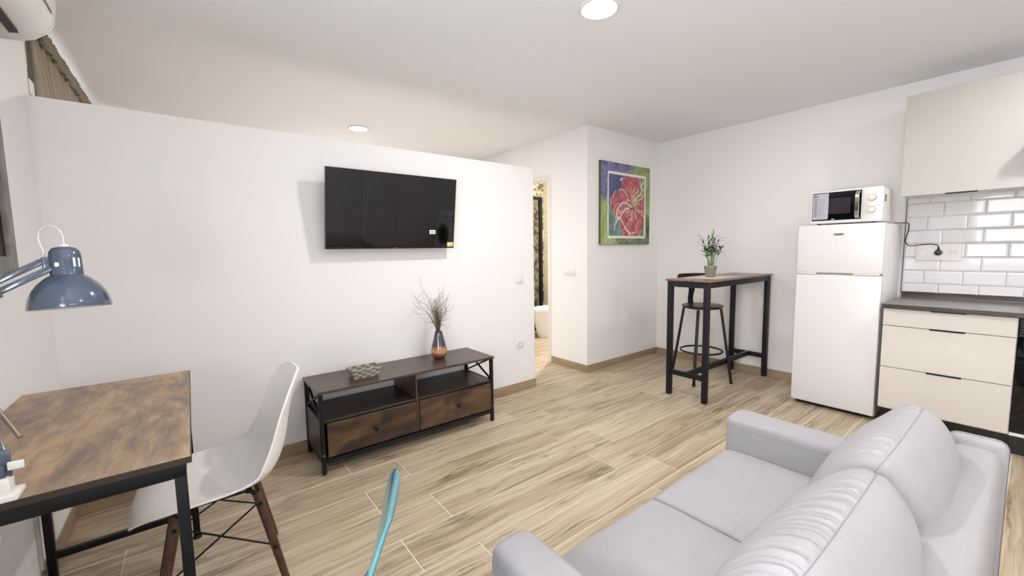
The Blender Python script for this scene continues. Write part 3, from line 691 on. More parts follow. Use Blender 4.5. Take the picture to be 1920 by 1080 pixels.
bars(EL+du_*.0, HD+pu*-.004, pu*.0165, .012, .016, M_lamp, 'upper_arm')
s0 = EL.lerp(HD, .50)-pu*.030; MB().tube([EL-pu*.025, s0], .0055, 12).build('spring', M_spring, lp)
MB().tube([EL-side*.015, EL+side*.015], .02, 16).build('elbow_joint', M_lamp, lp)
# head
RC = cpos(134, 577, 1.13)                            # centre of the rim
ax = Vector((0.03, 0.02, 1)).normalized(); tl_ = (u2*0.998 + r2*0.03).normalized(); ax = (u2*.8+Vector((0, 0, 1))*.2-r2*.10).normalized()
Rm = ax.to_track_quat('Z', 'Y').to_matrix()
rim_r = .0815
outer = [(rim_r, 0), (rim_r+.001, .002), (rim_r-.0005, .014), (rim_r-.004, .030), (rim_r-.011, .048), (rim_r-.022, .065), (rim_r-.036, .080), (.037, .087), (.0330, .089), (.0325, .092), (.0322, .120), (.0318, .140), (.0300, .154), (.024, .163), (.015, .166), (.0001, .167)]
inner = [(r-.0015 if r > .01 else .0001, max(z-.0015, .001)) for r, z in outer[::-1][4:]] 
V = MB(); V.lathe(outer+[(.0001, .165), (.014, .164), (.023, .161), (.0285, .153), (.0303, .140), (.0308, .092), (.036, .085), (rim_r-.038, .078), (rim_r-.024, .063), (rim_r-.013, .046), (rim_r-.006, .029), (rim_r-.002, .012), (rim_r-.0012, 0)], RC, 48, M=Rm)
V.build('lamp_shade', [M_lamp], lp, smooth=40)
MB().lathe([(.026, .03), (.028, .045), (.02, .065), (.013, .075)], RC, 24, M=Rm).build('bulb', mat('frosted_bulb', (236, 234, 228), .3), lp)
top = RC+ax*.166
MB().tube([top, top+ax*.007], .009, 12).build('cable_gland', M_whitem, lp)
toC = (Vector((0, 0, 1.29))-RC).normalized(); sx = ax.cross(toC).normalized()*-1
MB().tube(crom([top+ax*.004, top+ax*.030, top+ax*.050-r2*.010, top+ax*.060-r2*.030, top+ax*.048-r2*.058, top+ax*.022-r2*.068, top-ax*.012-r2*.058, HD+pu*.03], 8), .0018, 8).build('cable', M_whitem, lp)
fc = (toC-ax*toC.dot(ax)).normalized()
for k, an in enumerate((.50, .86)):
    c_ = RC + (fc*math.cos(an) + (-sx if sx.dot(r2) < 0 else sx)*math.sin(an))*.0318 + ax*(.122)
    MB().beam(c_-ax*.0120, c_+ax*.0120, .005, .0015, upv=tuple((fc*math.cos(an)+(-sx if sx.dot(r2) < 0 else sx)*math.sin(an)))).build('vent_slot', M_whitem, lp)
rr_ = (sx if sx.dot(r2) > 0 else -sx)
kn = HD + rr_*.014 + fc*.012 - ax*.008
MB().lathe([(.009, 0), (.0105, .004), (.009, .012), (.004, .015)], kn+fc*.004+rr_*.006, 10, M=fc.to_track_quat('Z', 'Y').to_matrix()).build('tilt_knob', M_whitem, lp)
MB().beam(HD-ax*.018, HD+ax*.016, .022, .012, .003, upv=tuple(fc)).beam(HD, RC+ax*.118-rr_*.026, .012, .008, .002).build('head_bracket', M_lamp, lp)
MB().tube([HD+pu*.014-rr_*.012, HD+pu*.018+rr_*.006], .004, 8).build('bracket_pin', M_whitem, lp)

# ---------------------------------------------------------------- TV stand
ts = thing('tv_stand', (1.14, 2.69, 0), 'low dark rustic television stand with two drawers and black X-braced ends', 'tv stand')
SX0, SX1, SY0, SY1, SZ = .528, 1.750, 2.488, 2.872, .500
MB().box(SX0-.006, SX1+.004, SY0-.006, SY1, SZ-.016, SZ, .0015, 1).build('top', M_stand, ts)
tr = .0125
legs = [(SX0+tr, SY0+tr), (SX1-tr, SY0+tr), (SX0+tr, SY1-tr), (SX1-tr, SY1-tr)]
for a, b in legs: MB().box(a-tr, a+tr, b-tr, b+tr, .004, SZ-.017, .006, 3).box(a-.009, a+.009, b-.009, b+.009, 0, .005, .001).build('leg', M_bluesteel, ts)
zs, zb = .322, .088
ix0, ix1, xm = SX0+2*tr, SX1-2*tr, 1.134
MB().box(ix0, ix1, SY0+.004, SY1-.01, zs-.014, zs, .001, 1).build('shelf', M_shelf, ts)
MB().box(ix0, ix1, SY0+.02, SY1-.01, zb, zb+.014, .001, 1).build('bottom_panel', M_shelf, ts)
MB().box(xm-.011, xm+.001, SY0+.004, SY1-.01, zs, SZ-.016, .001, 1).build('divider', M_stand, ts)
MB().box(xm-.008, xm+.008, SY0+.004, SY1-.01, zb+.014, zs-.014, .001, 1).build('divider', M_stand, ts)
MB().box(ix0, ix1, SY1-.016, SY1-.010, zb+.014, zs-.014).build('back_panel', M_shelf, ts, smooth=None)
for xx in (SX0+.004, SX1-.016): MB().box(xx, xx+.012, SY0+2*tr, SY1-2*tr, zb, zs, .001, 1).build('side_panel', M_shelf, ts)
MB().box(ix0, ix1, SY0, SY0+.018, zb-.022, zb+.002, .002).build('front_rail', M_bluesteel, ts)
MB().box(ix0, ix1, SY1-.018, SY1, zb-.022, zb+.002, .002).build('back_rail', M_bluesteel, ts)
for xx in (SX0+tr, SX1-tr):
    MB().box(xx-.009, xx+.009, SY0+2*tr, SY1-2*tr, zb-.020, zb, .002).build('end_rail', M_bluesteel, ts)
    ya, yb_, za, zb2 = SY0+2*tr, SY1-2*tr, zs+.004, SZ-.020
    MB().beam((xx, ya, za), (xx, yb_, zb2), .014, .011, .002).build('cross_brace', M_bluesteel, ts)
    MB().beam((xx, ya, zb2), (xx, yb_, za), .014, .011, .002).build('cross_brace', M_bluesteel, ts)
for a, b in ((ix0+.012, xm-.012), (xm+.012, ix1-.004)):
    dd = MB().box(a, b, SY0-.002, SY0+.014, zb+.014, zs-.020, .0015, 1).box(a+.02, b-.02, SY0+.014, SY1-.05, zb+.02, zs-.05).build('drawer', M_drawer, ts)
    kx = (a+b)/2
    MB().lathe([(.005, 0), (.005, .012), (.011, .018), (.012, .026), (.008, .030)], (kx, SY0-.001, (zb+zs)/2-.002), 20, M=Matrix.Rotation(PI/2, 3, 'X')).build('knob', M_black, dd)
for xx in (SX0+tr, SX1-tr): MB().lathe([(.005, 0), (.004, .002)], (xx, SY0, .12), 10, M=Matrix.Rotation(PI/2, 3, 'X')).build('bolt', M_steel, ts)

# ---------------------------------------------------------------- woven basket
bk = thing('woven_basket', (.838, 2.64, SZ), 'small rectangular grey-green woven basket on the television stand', 'basket')
M_straw = mat('seagrass_light', (172, 166, 150), .8, bump=.4, bscale=300, var=.2, vscale=60)
M_straw2 = mat('seagrass_dark', (116, 110, 94), .8, bump=.4, bscale=300, var=.25, vscale=60)
bcx, bcy = .838, 2.640; bw, bd_, bh = .182, .115, .058
def brect(t):
    f_ = .82+.18*t; return (bw/2*f_, bd_/2*f_)
def bpt(side_, s, t, o_):
    a, b = brect(t); a += o_; b += o_; z = SZ+.001+bh*t
    return {0: (bcx-a+2*a*s, bcy-b, z), 1: (bcx+a, bcy-b+2*b*s, z), 2: (bcx+a-2*a*s, bcy+b, z), 3: (bcx-a, bcy+b-2*b*s, z)}[side_]
body = MB(); nr = 4
for sd in range(4):
    nc = 6 if sd % 2 == 0 else 4
    for i in range(nc):
        for j in range(nr):
            hi = (i+j+sd) % 2 == 0; o_ = .0022 if hi else -.0006; g = .03
            s0_, s1_, t0_, t1_ = (i+g)/nc, (i+1-g)/nc, (j+g)/nr, (j+1-g)/nr
            if hi: t0_ -= .06/nr*0; 
            q = [bpt(sd, s, t_, o_) for s, t_ in ((s0_, t0_), (s1_, t0_), (s1_, t1_), (s0_, t1_))]
            qi = [bpt(sd, s, t_, -.003) for s, t_ in ((i/nc, j/nr), ((i+1)/nc, j/nr), ((i+1)/nc, (j+1)/nr), (i/nc, (j+1)/nr))]
            body.add(q+qi, [(0, 1, 2, 3), (7, 6, 5, 4), (0, 4, 5, 1), (1, 5, 6, 2), (2, 6, 7, 3), (3, 7, 4, 0)], 0 if hi else 1)
a, b = brect(0); body.box(bcx-a, bcx+a, bcy-b, bcy+b, SZ+.0005, SZ+.004, 0, mi=1)
body.build('weave', [M_straw, M_straw2], bk, smooth=None)
a, b = brect(1.0); zr = SZ+bh
MB().tube([(bcx-a, bcy-b, zr), (bcx+a, bcy-b, zr), (bcx+a, bcy+b, zr), (bcx-a, bcy+b, zr), (bcx-a, bcy-b+.001, zr)], .0035, 8).build('rim', M_straw, bk)

# ---------------------------------------------------------------- vase with twigs
VX, VY = 1.420, 2.715
vs = thing('vase', (VX, VY, SZ), 'glazed teardrop vase, dark blue above and copper brown below, on the television stand', 'vase')
M_vase = bpy.data.materials.new('reactive_glaze'); M_vase.use_nodes = True; nt = M_vase.node_tree; b_ = nt.nodes['Principled BSDF']; b_.inputs['Roughness'].default_value = .08; b_.inputs['Coat Weight'].default_value = .5
tc = nt.nodes.new('ShaderNodeTexCoord'); sp_ = nt.nodes.new('ShaderNodeSeparateXYZ'); nt.links.new(tc.outputs['Object'], sp_.inputs[0])
nn = nt.nodes.new('ShaderNodeTexNoise'); nn.inputs['Scale'].default_value = 60; nn.inputs['Detail'].default_value = 4; nt.links.new(tc.outputs['Object'], nn.inputs['Vector'])
ma = nt.nodes.new('ShaderNodeMath'); ma.operation = 'MULTIPLY_ADD'; ma.inputs[1].default_value = .05; nt.links.new(nn.outputs['Fac'], ma.inputs[0]); nt.links.new(sp_.outputs['Z'], ma.inputs[2])
mr = nt.nodes.new('ShaderNodeMapRange'); mr.inputs[1].default_value = 0; mr.inputs[2].default_value = .23; nt.links.new(ma.outputs[0], mr.inputs[0])
rp = ramp(nt, [(.12, (44, 30, 26)), (.22, (112, 68, 46)), (.36, (196, 142, 104)), (.47, (150, 100, 76)), (.54, (58, 54, 66)), (.80, (66, 64, 82)), (1.0, (40, 38, 48))])
nt.links.new(mr.outputs[0], rp.inputs[0])
vo = nt.nodes.new('ShaderNodeTexNoise'); vo.inputs['Scale'].default_value = 160; nt.links.new(tc.outputs['Object'], vo.inputs['Vector'])
rs_ = ramp(nt, [(.55, (0, 0, 0)), (.70, (110, 84, 66))]); nt.links.new(vo.outputs['Fac'], rs_.inputs[0])
mx = nt.nodes.new('ShaderNodeMix'); mx.data_type = 'RGBA'; mx.blend_type = 'ADD'; mx.inputs[0].default_value = .8; nt.links.new(rp.outputs[0], mx.inputs[6]); nt.links.new(rs_.outputs[0], mx.inputs[7]); nt.links.new(mx.outputs[2], b_.inputs['Base Color'])
vp = [(.0001, 0), (.036, 0), (.040, .004), (.054, .028), (.060, .050), (.058, .070), (.050, .105), (.041, .140), (.033, .172), (.0285, .192), (.028, .200), (.0255, .200), (.026, .190), (.037, .140), (.05, .085), (.05, .04), (.034, .01), (.0001, .01)]
MB().lathe(vp, (VX, VY, SZ), 48).build('body', M_vase, vs, smooth=50)
# twigs: one bunch of dry twigs, each a curved stem
M_twig = mat('dry_twig', (96, 78, 66), .8); M_twig2 = mat('dry_twig_pale', (140, 120, 98), .8)
bn = thing('twig_bunch', (VX, VY, SZ+.10), 'bunch of dry curly brown twigs standing in the glazed vase', 'twigs')
bh_ = r2*1.0; 
def twig(dx, dy, hgt, m, side_branches=0, r0=.0016):
    p0 = Vector((VX+dx*.08*random.uniform(.5, 1), VY+dy*.08, SZ+.03)); p1 = Vector((VX+dx*.09, VY+dy*.09, SZ+.205))
    tip = Vector((VX+dx, min(VY+dy, 2.872), SZ+hgt)); mid = p1.lerp(tip, .45)+Vector((-dx*.14+random.uniform(-.012, .012), random.uniform(-.012, .012), .03+.05*abs(dx)))
    m2 = p1.lerp(tip, .75)+Vector((random.uniform(-.012, .012), random.uniform(-.010, .010), .03*abs(dx)+random.uniform(-.01, .02)))
    for q in (mid, m2): q.y = min(q.y, 2.872)
    P = crom([p0, p1, mid, m2, tip], 7)
    rr = [r0*(1-.65*i/(len(P)-1)) for i in range(len(P))]
    mb = MB().tube(P, rr, 5)
    for _ in range(side_branches):
        k = random.randint(int(len(P)*.45), int(len(P)*.8)); a = P[k]; v = Vector((random.uniform(-.07, .07), random.uniform(-.04, .02), random.uniform(.04, .10)))
        mb.tube(crom([a, a+v*.5+Vector((random.uniform(-.01, .01), 0, .006)), a+v], 4), r0*.5, 4)
    mb.build('twig', m, bn)
# the ones that stand out, as offsets (x, y, height above the stand top)
for dx, dy, hh in ((-.125, .03, .62), (-.175, .05, .50), (-.165, .00, .455), (-.168, .06, .44), (-.205, .02, .385), (-.16, .05, .41), (.115, .10, .47), (.075, .05, .545), (.03, .03, .52), (.01, .0, .48), (.065, .03, .46), (.11, .04, .455), (-.09, .05, .49), (-.11, -.02, .50)):
    twig(dx, dy, hh, M_twig, 1)
for i in range(80):
    a = random.gauss(0, .045); twig(a-.015, random.uniform(-.07, .07), random.uniform(.27, .46)-abs(a)*.4, random.choice((M_twig, M_twig, M_twig2)), random.choice((0, 1)), .0018)

# ---------------------------------------------------------------- bar table
bt = thing('bar_table', (3.85, 1.79, 0), 'tall narrow bar table with dark wood top and black metal frame', 'table')
TX0, TX1, TY0, TY1, TZ = 3.236, 4.462, 1.602, 1.988, 1.022
bt.rotation_euler = (0, 0, math.radians(-.5))
MB().box(TX0, TX1, TY0, TY1, TZ-.014, TZ, .0015, 1).build('tabletop', M_bar, bt)
lt = .042; ins = .012
lx0, lx1, ly0, ly1 = TX0+ins, TX1-ins-.004, TY0+ins, TY1-ins
for xx in (lx0, lx1-lt):
    for yy in (ly0, ly1-lt):
        lg = MB().box(xx, xx+lt, yy, yy+lt, .008, TZ-.014, .004, 2).build('leg', M_bluesteel, bt)
        MB().lathe([(.018, 0), (.018, .006), (.012, .010)], (xx+lt/2, yy+lt/2, 0), 16).build('foot', M_steel, lg)
ap = .050
for yy in (ly0+.004, ly1-.030): MB().box(lx0+lt, lx1-lt, yy, yy+.026, TZ-.014-ap, TZ-.015, .002).build('apron', M_bluesteel, bt)
for xx in (lx0+.004, lx1-.030): MB().box(xx, xx+.026, ly0+lt, ly1-lt, TZ-.014-ap, TZ-.015, .002).build('apron', M_bluesteel, bt)
for xx in (lx0+.006, lx1-.036): MB().box(xx, xx+.030, ly0+lt, ly1-lt, .190, .232, .003).build('foot_bar', M_bluesteel, bt)
MB().box(lx0+.036, lx1-.036, (ly0+ly1)/2-.018, (ly0+ly1)/2+.018, .190, .232, .003).build('stretcher', M_bluesteel, bt)
pmat = MB().box(3.46, 3.88, 1.66, 1.95, TZ, TZ+.003, .001, 1).build('placemat', mat('cream_placemat', (222, 214, 198), .7, var=.15, vscale=40))
tag(pmat, 'cream rectangular placemat under the plant on the bar table', 'placemat')

# ---------------------------------------------------------------- stool
sl = thing('bar_stool', (3.885, 1.995, 0), 'black round-seated bar stool with low backrest behind the bar table', 'stool', None, math.radians(-29.3))
SH = .735
MB().lathe([(.0001, SH-.028), (.165, SH-.028), (.174, SH-.024), (.176, SH-.012), (.184, SH-.010), (.187, SH-.004), (.183, SH), (.0001, SH)], (0, 0, 0), 48).build('seat', mat('dark_brown_seat', (40, 33, 33), .35), sl, local=True)
for a in (-1, 1):
    for b in (-1, 1):
        MB().beam((a*.118, b*.118, SH-.03), (a*.192, b*.192, 0), .026, .022, .004).build('leg', M_bluesteel, sl, local=True)
rf = .170*1.10; MB().tube([(rf*math.cos(2*PI*k/40), rf*math.sin(2*PI*k/40), .29) for k in range(40)]+[(rf, 0.0001, .29)], .009, 10, cap=False).build('foot_ring', M_bluesteel, sl, local=True)
# backrest on the +y side: a bent flat splat and a curved top rail
P = crom([(0, .115, SH-.020), (0, .185, SH-.010), (0, .200, SH+.05), (0, .180, SH+.14), (0, .188, SH+.190)], 6); V = []; F = []
for i, p in enumerate(P):
    t_ = i/(len(P)-1); hw_ = .045-.018*math.sin(t_*PI); 
    d_ = (P[min(i+1, len(P)-1)]-P[max(i-1, 0)]).normalized(); nrm = Vector((0, -d_.z, d_.y))*.003
    V += [p+Vector((-hw_, 0, 0))-nrm, p+Vector((hw_, 0, 0))-nrm, p+Vector((hw_, 0, 0))+nrm, p+Vector((-hw_, 0, 0))+nrm]
for i in range(len(P)-1):
    for k in range(4): F.append((i*4+k, i*4+(k+1) % 4, (i+1)*4+(k+1) % 4, (i+1)*4+k))
F += [(3, 2, 1, 0), tuple((len(P)-1)*4+k for k in range(4))]
MB().add(V, F).build('splat', M_bluesteel, sl, local=True)
V = []; F = []; nn_ = 24
for i in range(nn_+1):
    an = -0.62+1.24*i/nn_; R0 = .30; cx_, cy_ = 0, .19-.30; zt_ = SH+.297; zb_ = SH+.170; e_ = min(1, min(i, nn_-i)/2.0)
    for (rr2, z_) in ((R0, zb_), (R0+.012, zb_), (R0+.012, zt_), (R0, zt_)):
        zc_ = (zt_+zb_)/2; V.append((cx_+rr2*math.sin(an), cy_+rr2*math.cos(an), zc_+(z_-zc_)*(.72+.28*e_)))
for i in range(nn_):
    for k in range(4): F.append((i*4+k, i*4+(k+1) % 4, (i+1)*4+(k+1) % 4, (i+1)*4+k))
F += [(3, 2, 1, 0), tuple(nn_*4+k for k in range(4))]
MB().add(V, F).build('backrest', mat('dark_brown_backrest', (40, 33, 33), .4), sl, local=True)

# ---------------------------------------------------------------- plant
QX, QY, QZ = 3.632, 1.80, TZ+.003
pp = thing('potted_plant', (QX, QY, QZ), 'small green parlour palm in a tapered zinc pot on the bar table', 'plant')
MB().lathe([(.0001, 0), (.037, 0), (.039, .004), (.052, .092), (.0545, .095), (.0535, .099), (.050, .096), (.047, .086), (.0001, .084)], (QX, QY, QZ), 40).build('pot', mat('zinc', (168, 164, 158), .3, metal=.9, var=.1, vscale=30), pp)
MB().lathe([(.0001, .088), (.046, .087)], (QX, QY, QZ), 24).build('soil', mat('soil', (52, 40, 32), .95), pp)
M_leaf = mat('palm_leaf', (58, 92, 52), .45, var=.3, vscale=50); M_leafd = mat('palm_leaf_dark', (36, 62, 38), .45, var=.3, vscale=50); M_leafl = mat('young_leaf', (130, 160, 96), .5, var=.2, vscale=60); M_stem = mat('palm_stem', (120, 142, 86), .5)
def leaflet(a, v, L, wd, m, par, droop):
    v = v.normalized(); s_ = v.cross(Vector((0, 0, 1))); s_ = s_.normalized() if s_.length > .01 else Vector((1, 0, 0)); V = []; F = []; N = 6
    for i in range(N+1):
        t_ = i/N; c = a+v*L*t_+Vector((0, 0, -droop*t_*t_)); h_ = wd*math.sin(PI*min(1, (t_*.9+.08)))**.8
        V += [c-s_*h_+Vector((0, 0, .0012)), c, c+s_*h_+Vector((0, 0, .0012))]
    for i in range(N): F += [(i*3, i*3+1, i*3+4, i*3+3), (i*3+1, i*3+2, i*3+5, i*3+4)]
    return mesh_obj('leaf', V, F, m, par, 60)
rnd = random.Random(3)
for k in range(14):
    an = k*2.4; lean = rnd.uniform(.02, .075); hh = rnd.uniform(.20, .36) if k else .37
    if k < 3: lean *= .35; hh = (.375, .33, .34)[k]
    b0 = Vector((QX+.018*math.cos(an), QY+.018*math.sin(an), QZ+.085)); tp = Vector((QX+lean*math.cos(an)*1.3, QY+lean*math.sin(an)*1.3, QZ+hh))
    P = crom([b0, b0.lerp(tp, .5)+Vector((0, 0, .01)), tp], 5)
    stm = MB().tube(P, [.0032*(1-.6*i/(len(P)-1)) for i in range(len(P))], 6).build('stem', M_stem, pp)
    if k == 0:
        for q in range(5): leaflet(tp-Vector((0, 0, .05)), Vector((rnd.uniform(-.22, .22), rnd.uniform(-.22, .22), 1)), rnd.uniform(.08, .115), .0065, M_leafl, stm, 0)
        continue
    for q in range(11):
        t_ = .50+.50*q/10; base = P[min(len(P)-1, int(t_*(len(P)-1)))]
        aa = rnd.uniform(0, 2*PI); v = Vector((math.cos(aa), math.sin(aa), rnd.uniform(.1, .95)))
        leaflet(base, v, rnd.uniform(.05, .085), .0068, rnd.choice((M_leaf, M_leafd, M_leafd)), stm, rnd.uniform(.004, .02))

# ---------------------------------------------------------------- fridge
fg = thing('fridge', (4.1, .95, 0), 'white two-door fridge-freezer standing beside the kitchen units', 'fridge')
FX, FY0, FY1, FZ = 3.862, .690, 1.216, 1.445
MB().box(FX+.055, 4.435, FY0+.002, FY1-.002, .022, FZ-.004, .006).build('cabinet', M_white, fg)
MB().box(FX+.07, 4.40, FY0+.02, FY1-.02, .0, .03).build('plinth', M_blackpl, fg, smooth=None)
MB().box(FX, FX+.050, FY0, FY1, .035, 1.064, .008, 3).build('fridge_door', M_white, fg)
fdoor = MB().box(FX, FX+.050, FY0, FY1, 1.078, FZ, .008, 3).build('freezer_door', M_white, fg)
MB().box(FX+.012, FX+.055, FY0+.006, FY1-.006, 1.062, 1.080).build('door_gap', mat('grey_gasket', (150, 146, 144), .6), fg, smooth=None)
for a, b in ((FY0+.012, FY0+.165), (FY1-.135, FY1-.010)):
    MB().box(FX-.003, FX+.02, a, b, 1.066, 1.078, .004).build('grip', M_whitem, fg)
lg_ = MB().box(FX-.002, FX+.001, .92, .982, 1.362, 1.380, .001, 1).build('name_plate', M_steel, fdoor)
for k in range(5): MB().box(FX-.0027, FX-.0018, .932+k*.008, .937+k*.008, 1.367, 1.375).build('letter', M_ink, lg_, smooth=None)

# ---------------------------------------------------------------- microwave on the fridge
mw = thing('microwave', (4.1, .94, FZ), 'white microwave oven with black glass door standing on the fridge', 'microwave')
KX, KY0, KY1, KZ0, KZ1 = 3.935, .722, 1.158, FZ+.014, FZ+.262
MB().box(KX+.012, 4.24, KY0+.004, KY1-.004, KZ0, KZ1-.003, .008).build('casing', M_white, mw)
for a in (KX+.04, 4.2):
    for b in (KY0+.05, KY1-.05): MB().lathe([(.014, 0), (.014, .016)], (a, b, FZ), 14).build('foot', M_blackpl, mw)
MB().box(KX, KX+.02, KY0, KY0+.118, KZ0, KZ1, .004).build('control_panel', M_white, mw)
MB().box(KX, KX+.02, KY0+.118, KY1, KZ0, KZ1, .004).build('door', M_white, mw)
dg = MB().box(KX-.003, KX+.001, KY0+.122, KY1-.010, KZ0+.022, KZ1-.012, .0012, 1).build('door_glass', mat('black_glass', (10, 10, 12), .06), mw)
MB().box(KX-.0036, KX-.0028, KY0+.185, KY1-.115, KZ0+.070, KZ1-.060).build('viewing_window', mat('window_mesh', (46, 45, 50), .12), dg, smooth=None)
lb = MB().box(KX-.0042, KX-.003, KY1-.115, KY1-.014, KZ0+.032, KZ1-.018, 0).build('instruction_label', mat('grey_label', (178, 178, 184), .5), mw, smooth=None)
M_lab = mat('label_print', (110, 110, 118), .6)
for k in range(8):
    zz = KZ1-.060-k*.018
    MB().box(KX-.0047, KX-.0041, KY1-.042, KY1-.024, zz-.005, zz+.005).build('icon', M_lab, lb, smooth=None)
    MB().box(KX-.0047, KX-.0041, KY1-.045-rnd.uniform(.02, .06), KY1-.046, zz-.002, zz+.001).build('text_line', M_lab, lb, smooth=None)
MB().box(KX-.0048, KX-.0041, KY1-.044, KY1-.022, KZ1-.044, KZ1-.026).build('emblem', M_ink, lb, smooth=None)
MB().box(KX-.0052, KX-.0046, KY1-.038, KY1-.028, KZ1-.039, KZ1-.031).build('emblem_centre', M_stick, lb, smooth=None)
MB().box(KX-.0042, KX-.003, KY1-.155, KY1-.137, KZ0+.028, KZ0+.033).build('badge', M_stick, mw, smooth=None)
P = crom([(KX-.002, KY0+.142, KZ0+.030), (KX-.026, KY0+.142, KZ0+.055), (KX-.030, KY0+.142, (KZ0+KZ1)/2), (KX-.026, KY0+.142, KZ1-.045), (KX-.002, KY0+.142, KZ1-.018)], 6)
V = []; F = []
for i, p in enumerate(P):
    for (a, b) in ((0, -.014), (-.006, -.010), (-.006, .010), (0, .014)): V.append((p.x+a, p.y+b, p.z))
for i in range(len(P)-1):
    for k in range(4): F.append((i*4+k, i*4+(k+1) % 4, (i+1)*4+(k+1) % 4, (i+1)*4+k))
F += [(3, 2, 1, 0), tuple((len(P)-1)*4+k for k in range(4))]
MB().add(V, F).build('handle', M_chrome, mw)
RX = Matrix.Rotation(-PI/2, 3, 'Y')
for zz in (KZ1-.075, KZ0+.085):
    MB().lathe([(.026, 0), (.025, .004), (.023, .004)], (KX, KY0+.062, zz), 32, M=RX).build('dial_ring', M_steel, mw)
    kb = MB().lathe([(.022, .0), (.020, .016), (.018, .018)], (KX-.001, KY0+.062, zz), 32, M=RX).build('dial', M_whitem, mw)
    MB().box(KX-.021, KX-.018, KY0+.059, KY0+.065, zz-.018, zz+.018, .001, 1).build('pointer', M_whitem, kb)
    MB().box(KX-.0008, KX+.0004, KY0+.030, KY0+.046, zz+.030, zz+.0315).box(KX-.0008, KX+.0004, KY0+.080, KY0+.095, zz+.030, zz+.0315).build('marking', M_ink, mw, smooth=None)
MB().box(3.99, 4.05, KY0+.002, KY0+.005, KZ1-.105, KZ1-.055, .001, 1).build('side_vent', mat('mid_grey', (140, 138, 136), .6), mw)

# ---------------------------------------------------------------- base units, worktop, oven
UX = 3.835; CX = 3.800; CZ = .878; UY1 = .664; UY0 = .060
cb = thing('base_cabinet', (4.1, .36, 0), 'cream kitchen base unit with three drawers under the dark worktop', 'cabinet')
MB().box(UX+.022, 4.455, UY0, UY1, .125, CZ-.032, .001, 1).build('carcass', M_whitem, cb)
zd = [(.135, .427), (.432, .722), (.727, CZ-.034)]
hy = [(.285, .445), (.285, .445), (.285, .445)]
for (a, b) in zd:
    dw = MB().box(UX, UX+.019, UY0+.003, UY1, a, b, .0015, 1).build('drawer', M_cab, cb)
    MB().box(UX-.006, UX+.019, .270, .430, b-.0045, b+.0045, .001, 1).build('handle', M_black, dw)
MB().box(3.90, 3.915, UY0, UY1-.005, .0, .125).build('plinth', M_blackpl, cb, smooth=None)
wt = thing('worktop', (4.1, 0, CZ), 'dark grey stone-look kitchen worktop with low black upstand', 'worktop')
MB().box(CX, 4.463, -1.05, UY1+.006, CZ-.026, CZ, .0015, 1, ).build('slab', M_top, wt)
MB().box(CX-.001, CX+.004, -1.05, UY1+.006, CZ-.028, CZ-.001, .001, 1).build('edge_strip', M_topedge, wt)
MB().sweep([(4.463, CZ), (4.437, CZ), (4.437, CZ+.006), (4.452, CZ+.036), (4.463, CZ+.038)], -1.05, UY1+.006).build('upstand', M_topedge, wt)
ov = thing('oven', (4.1, -.24, 0), 'black built-in oven at the right edge beside the drawer unit', 'oven')
MB().box(UX+.02, 4.45, -.545, UY0-.004, .13, CZ-.03).build('casing', M_blackpl, ov, smooth=None)
MB().box(UX+.002, UX+.02, -.545, UY0-.004, .150, .735, .003).build('door', M_screen, ov)
vb = MB().box(UX+.004, UX+.02, -.545, UY0-.004, .745, CZ-.032, .002).build('vent_panel', M_blackpl, ov)
for k in range(5): MB().box(UX-.002, UX+.005, -.50, UY0-.014, .758+k*.0165, .764+k*.0165, .001, 1).build('louver', mat('grey_louver', (82, 80, 82), .4) if k == 0 else bpy.data.materials['grey_louver'], vb)
MB().box(3.90, 3.915, -.545, UY0-.002, .0, .129).build('plinth', M_blackpl, ov, smooth=None)
MB().tube([(UX-.03, -.50, .69), (UX-.03, .0, .69)], .009).build('handle', M_steel, ov)
MB().box(UX+.0, UX+.02, -.545, UY0-.001, .130, .148, .001, 1).build('bottom_trim', M_white, ov)
bc2 = thing('base_cabinet', (4.1, -.8, 0), 'cream kitchen base unit with one door beyond the oven, outside the picture', 'cabinet')
MB().box(UX+.022, 4.455, -1.045, -.55, .125, CZ-.032, .001, 1).build('carcass', M_whitem, bc2)
MB().box(3.90, 3.915, -1.045, -.55, .0, .124).build('plinth', M_blackpl, bc2, smooth=None)
dw = MB().box(UX, UX+.019, -1.045, -.553, .135, CZ-.034, .0015, 1).build('door', M_cab, bc2)
MB().box(UX-.006, UX+.019, -.88, -.72, CZ-.038, CZ-.030, .001, 1).build('handle', M_black, dw)
# washing machine further along, mirrored in the television
wmn = thing('washing_machine', (4.1, -1.38, 0), 'white front-loading washing machine reflected in the television', 'washing machine')
MB().box(UX+.02, 4.43, -1.68, -1.08, .012, .86, .012, 3).build('cabinet', M_white, wmn)
for a in (UX+.08, 4.35):
    for b in (-1.62, -1.14): MB().lathe([(.02, 0), (.02, .014)], (a, b, 0), 12).build('foot', M_blackpl, wmn)
MB().lathe([(.19, 0), (.185, .03), (.15, .04), (.13, .03), (.13, .0)], (UX+.02, -1.38, .45), 40, M=RX).build('door_ring', mat('dark_grey_ring', (90, 90, 96), .3), wmn)
MB().lathe([(.13, .0), (.12, .02), (.08, .035), (.0001, .04)], (UX+.02, -1.38, .45), 32, M=RX).build('door_glass', M_screen, wmn)
MB().box(UX+.012, UX+.022, -1.66, -1.10, .74, .85, .003).build('control_panel', M_whitem, wmn)
MB().lathe([(.03, 0), (.027, .02)], (UX+.012, -1.30, .79), 24, M=RX).build('dial', M_steel, wmn)

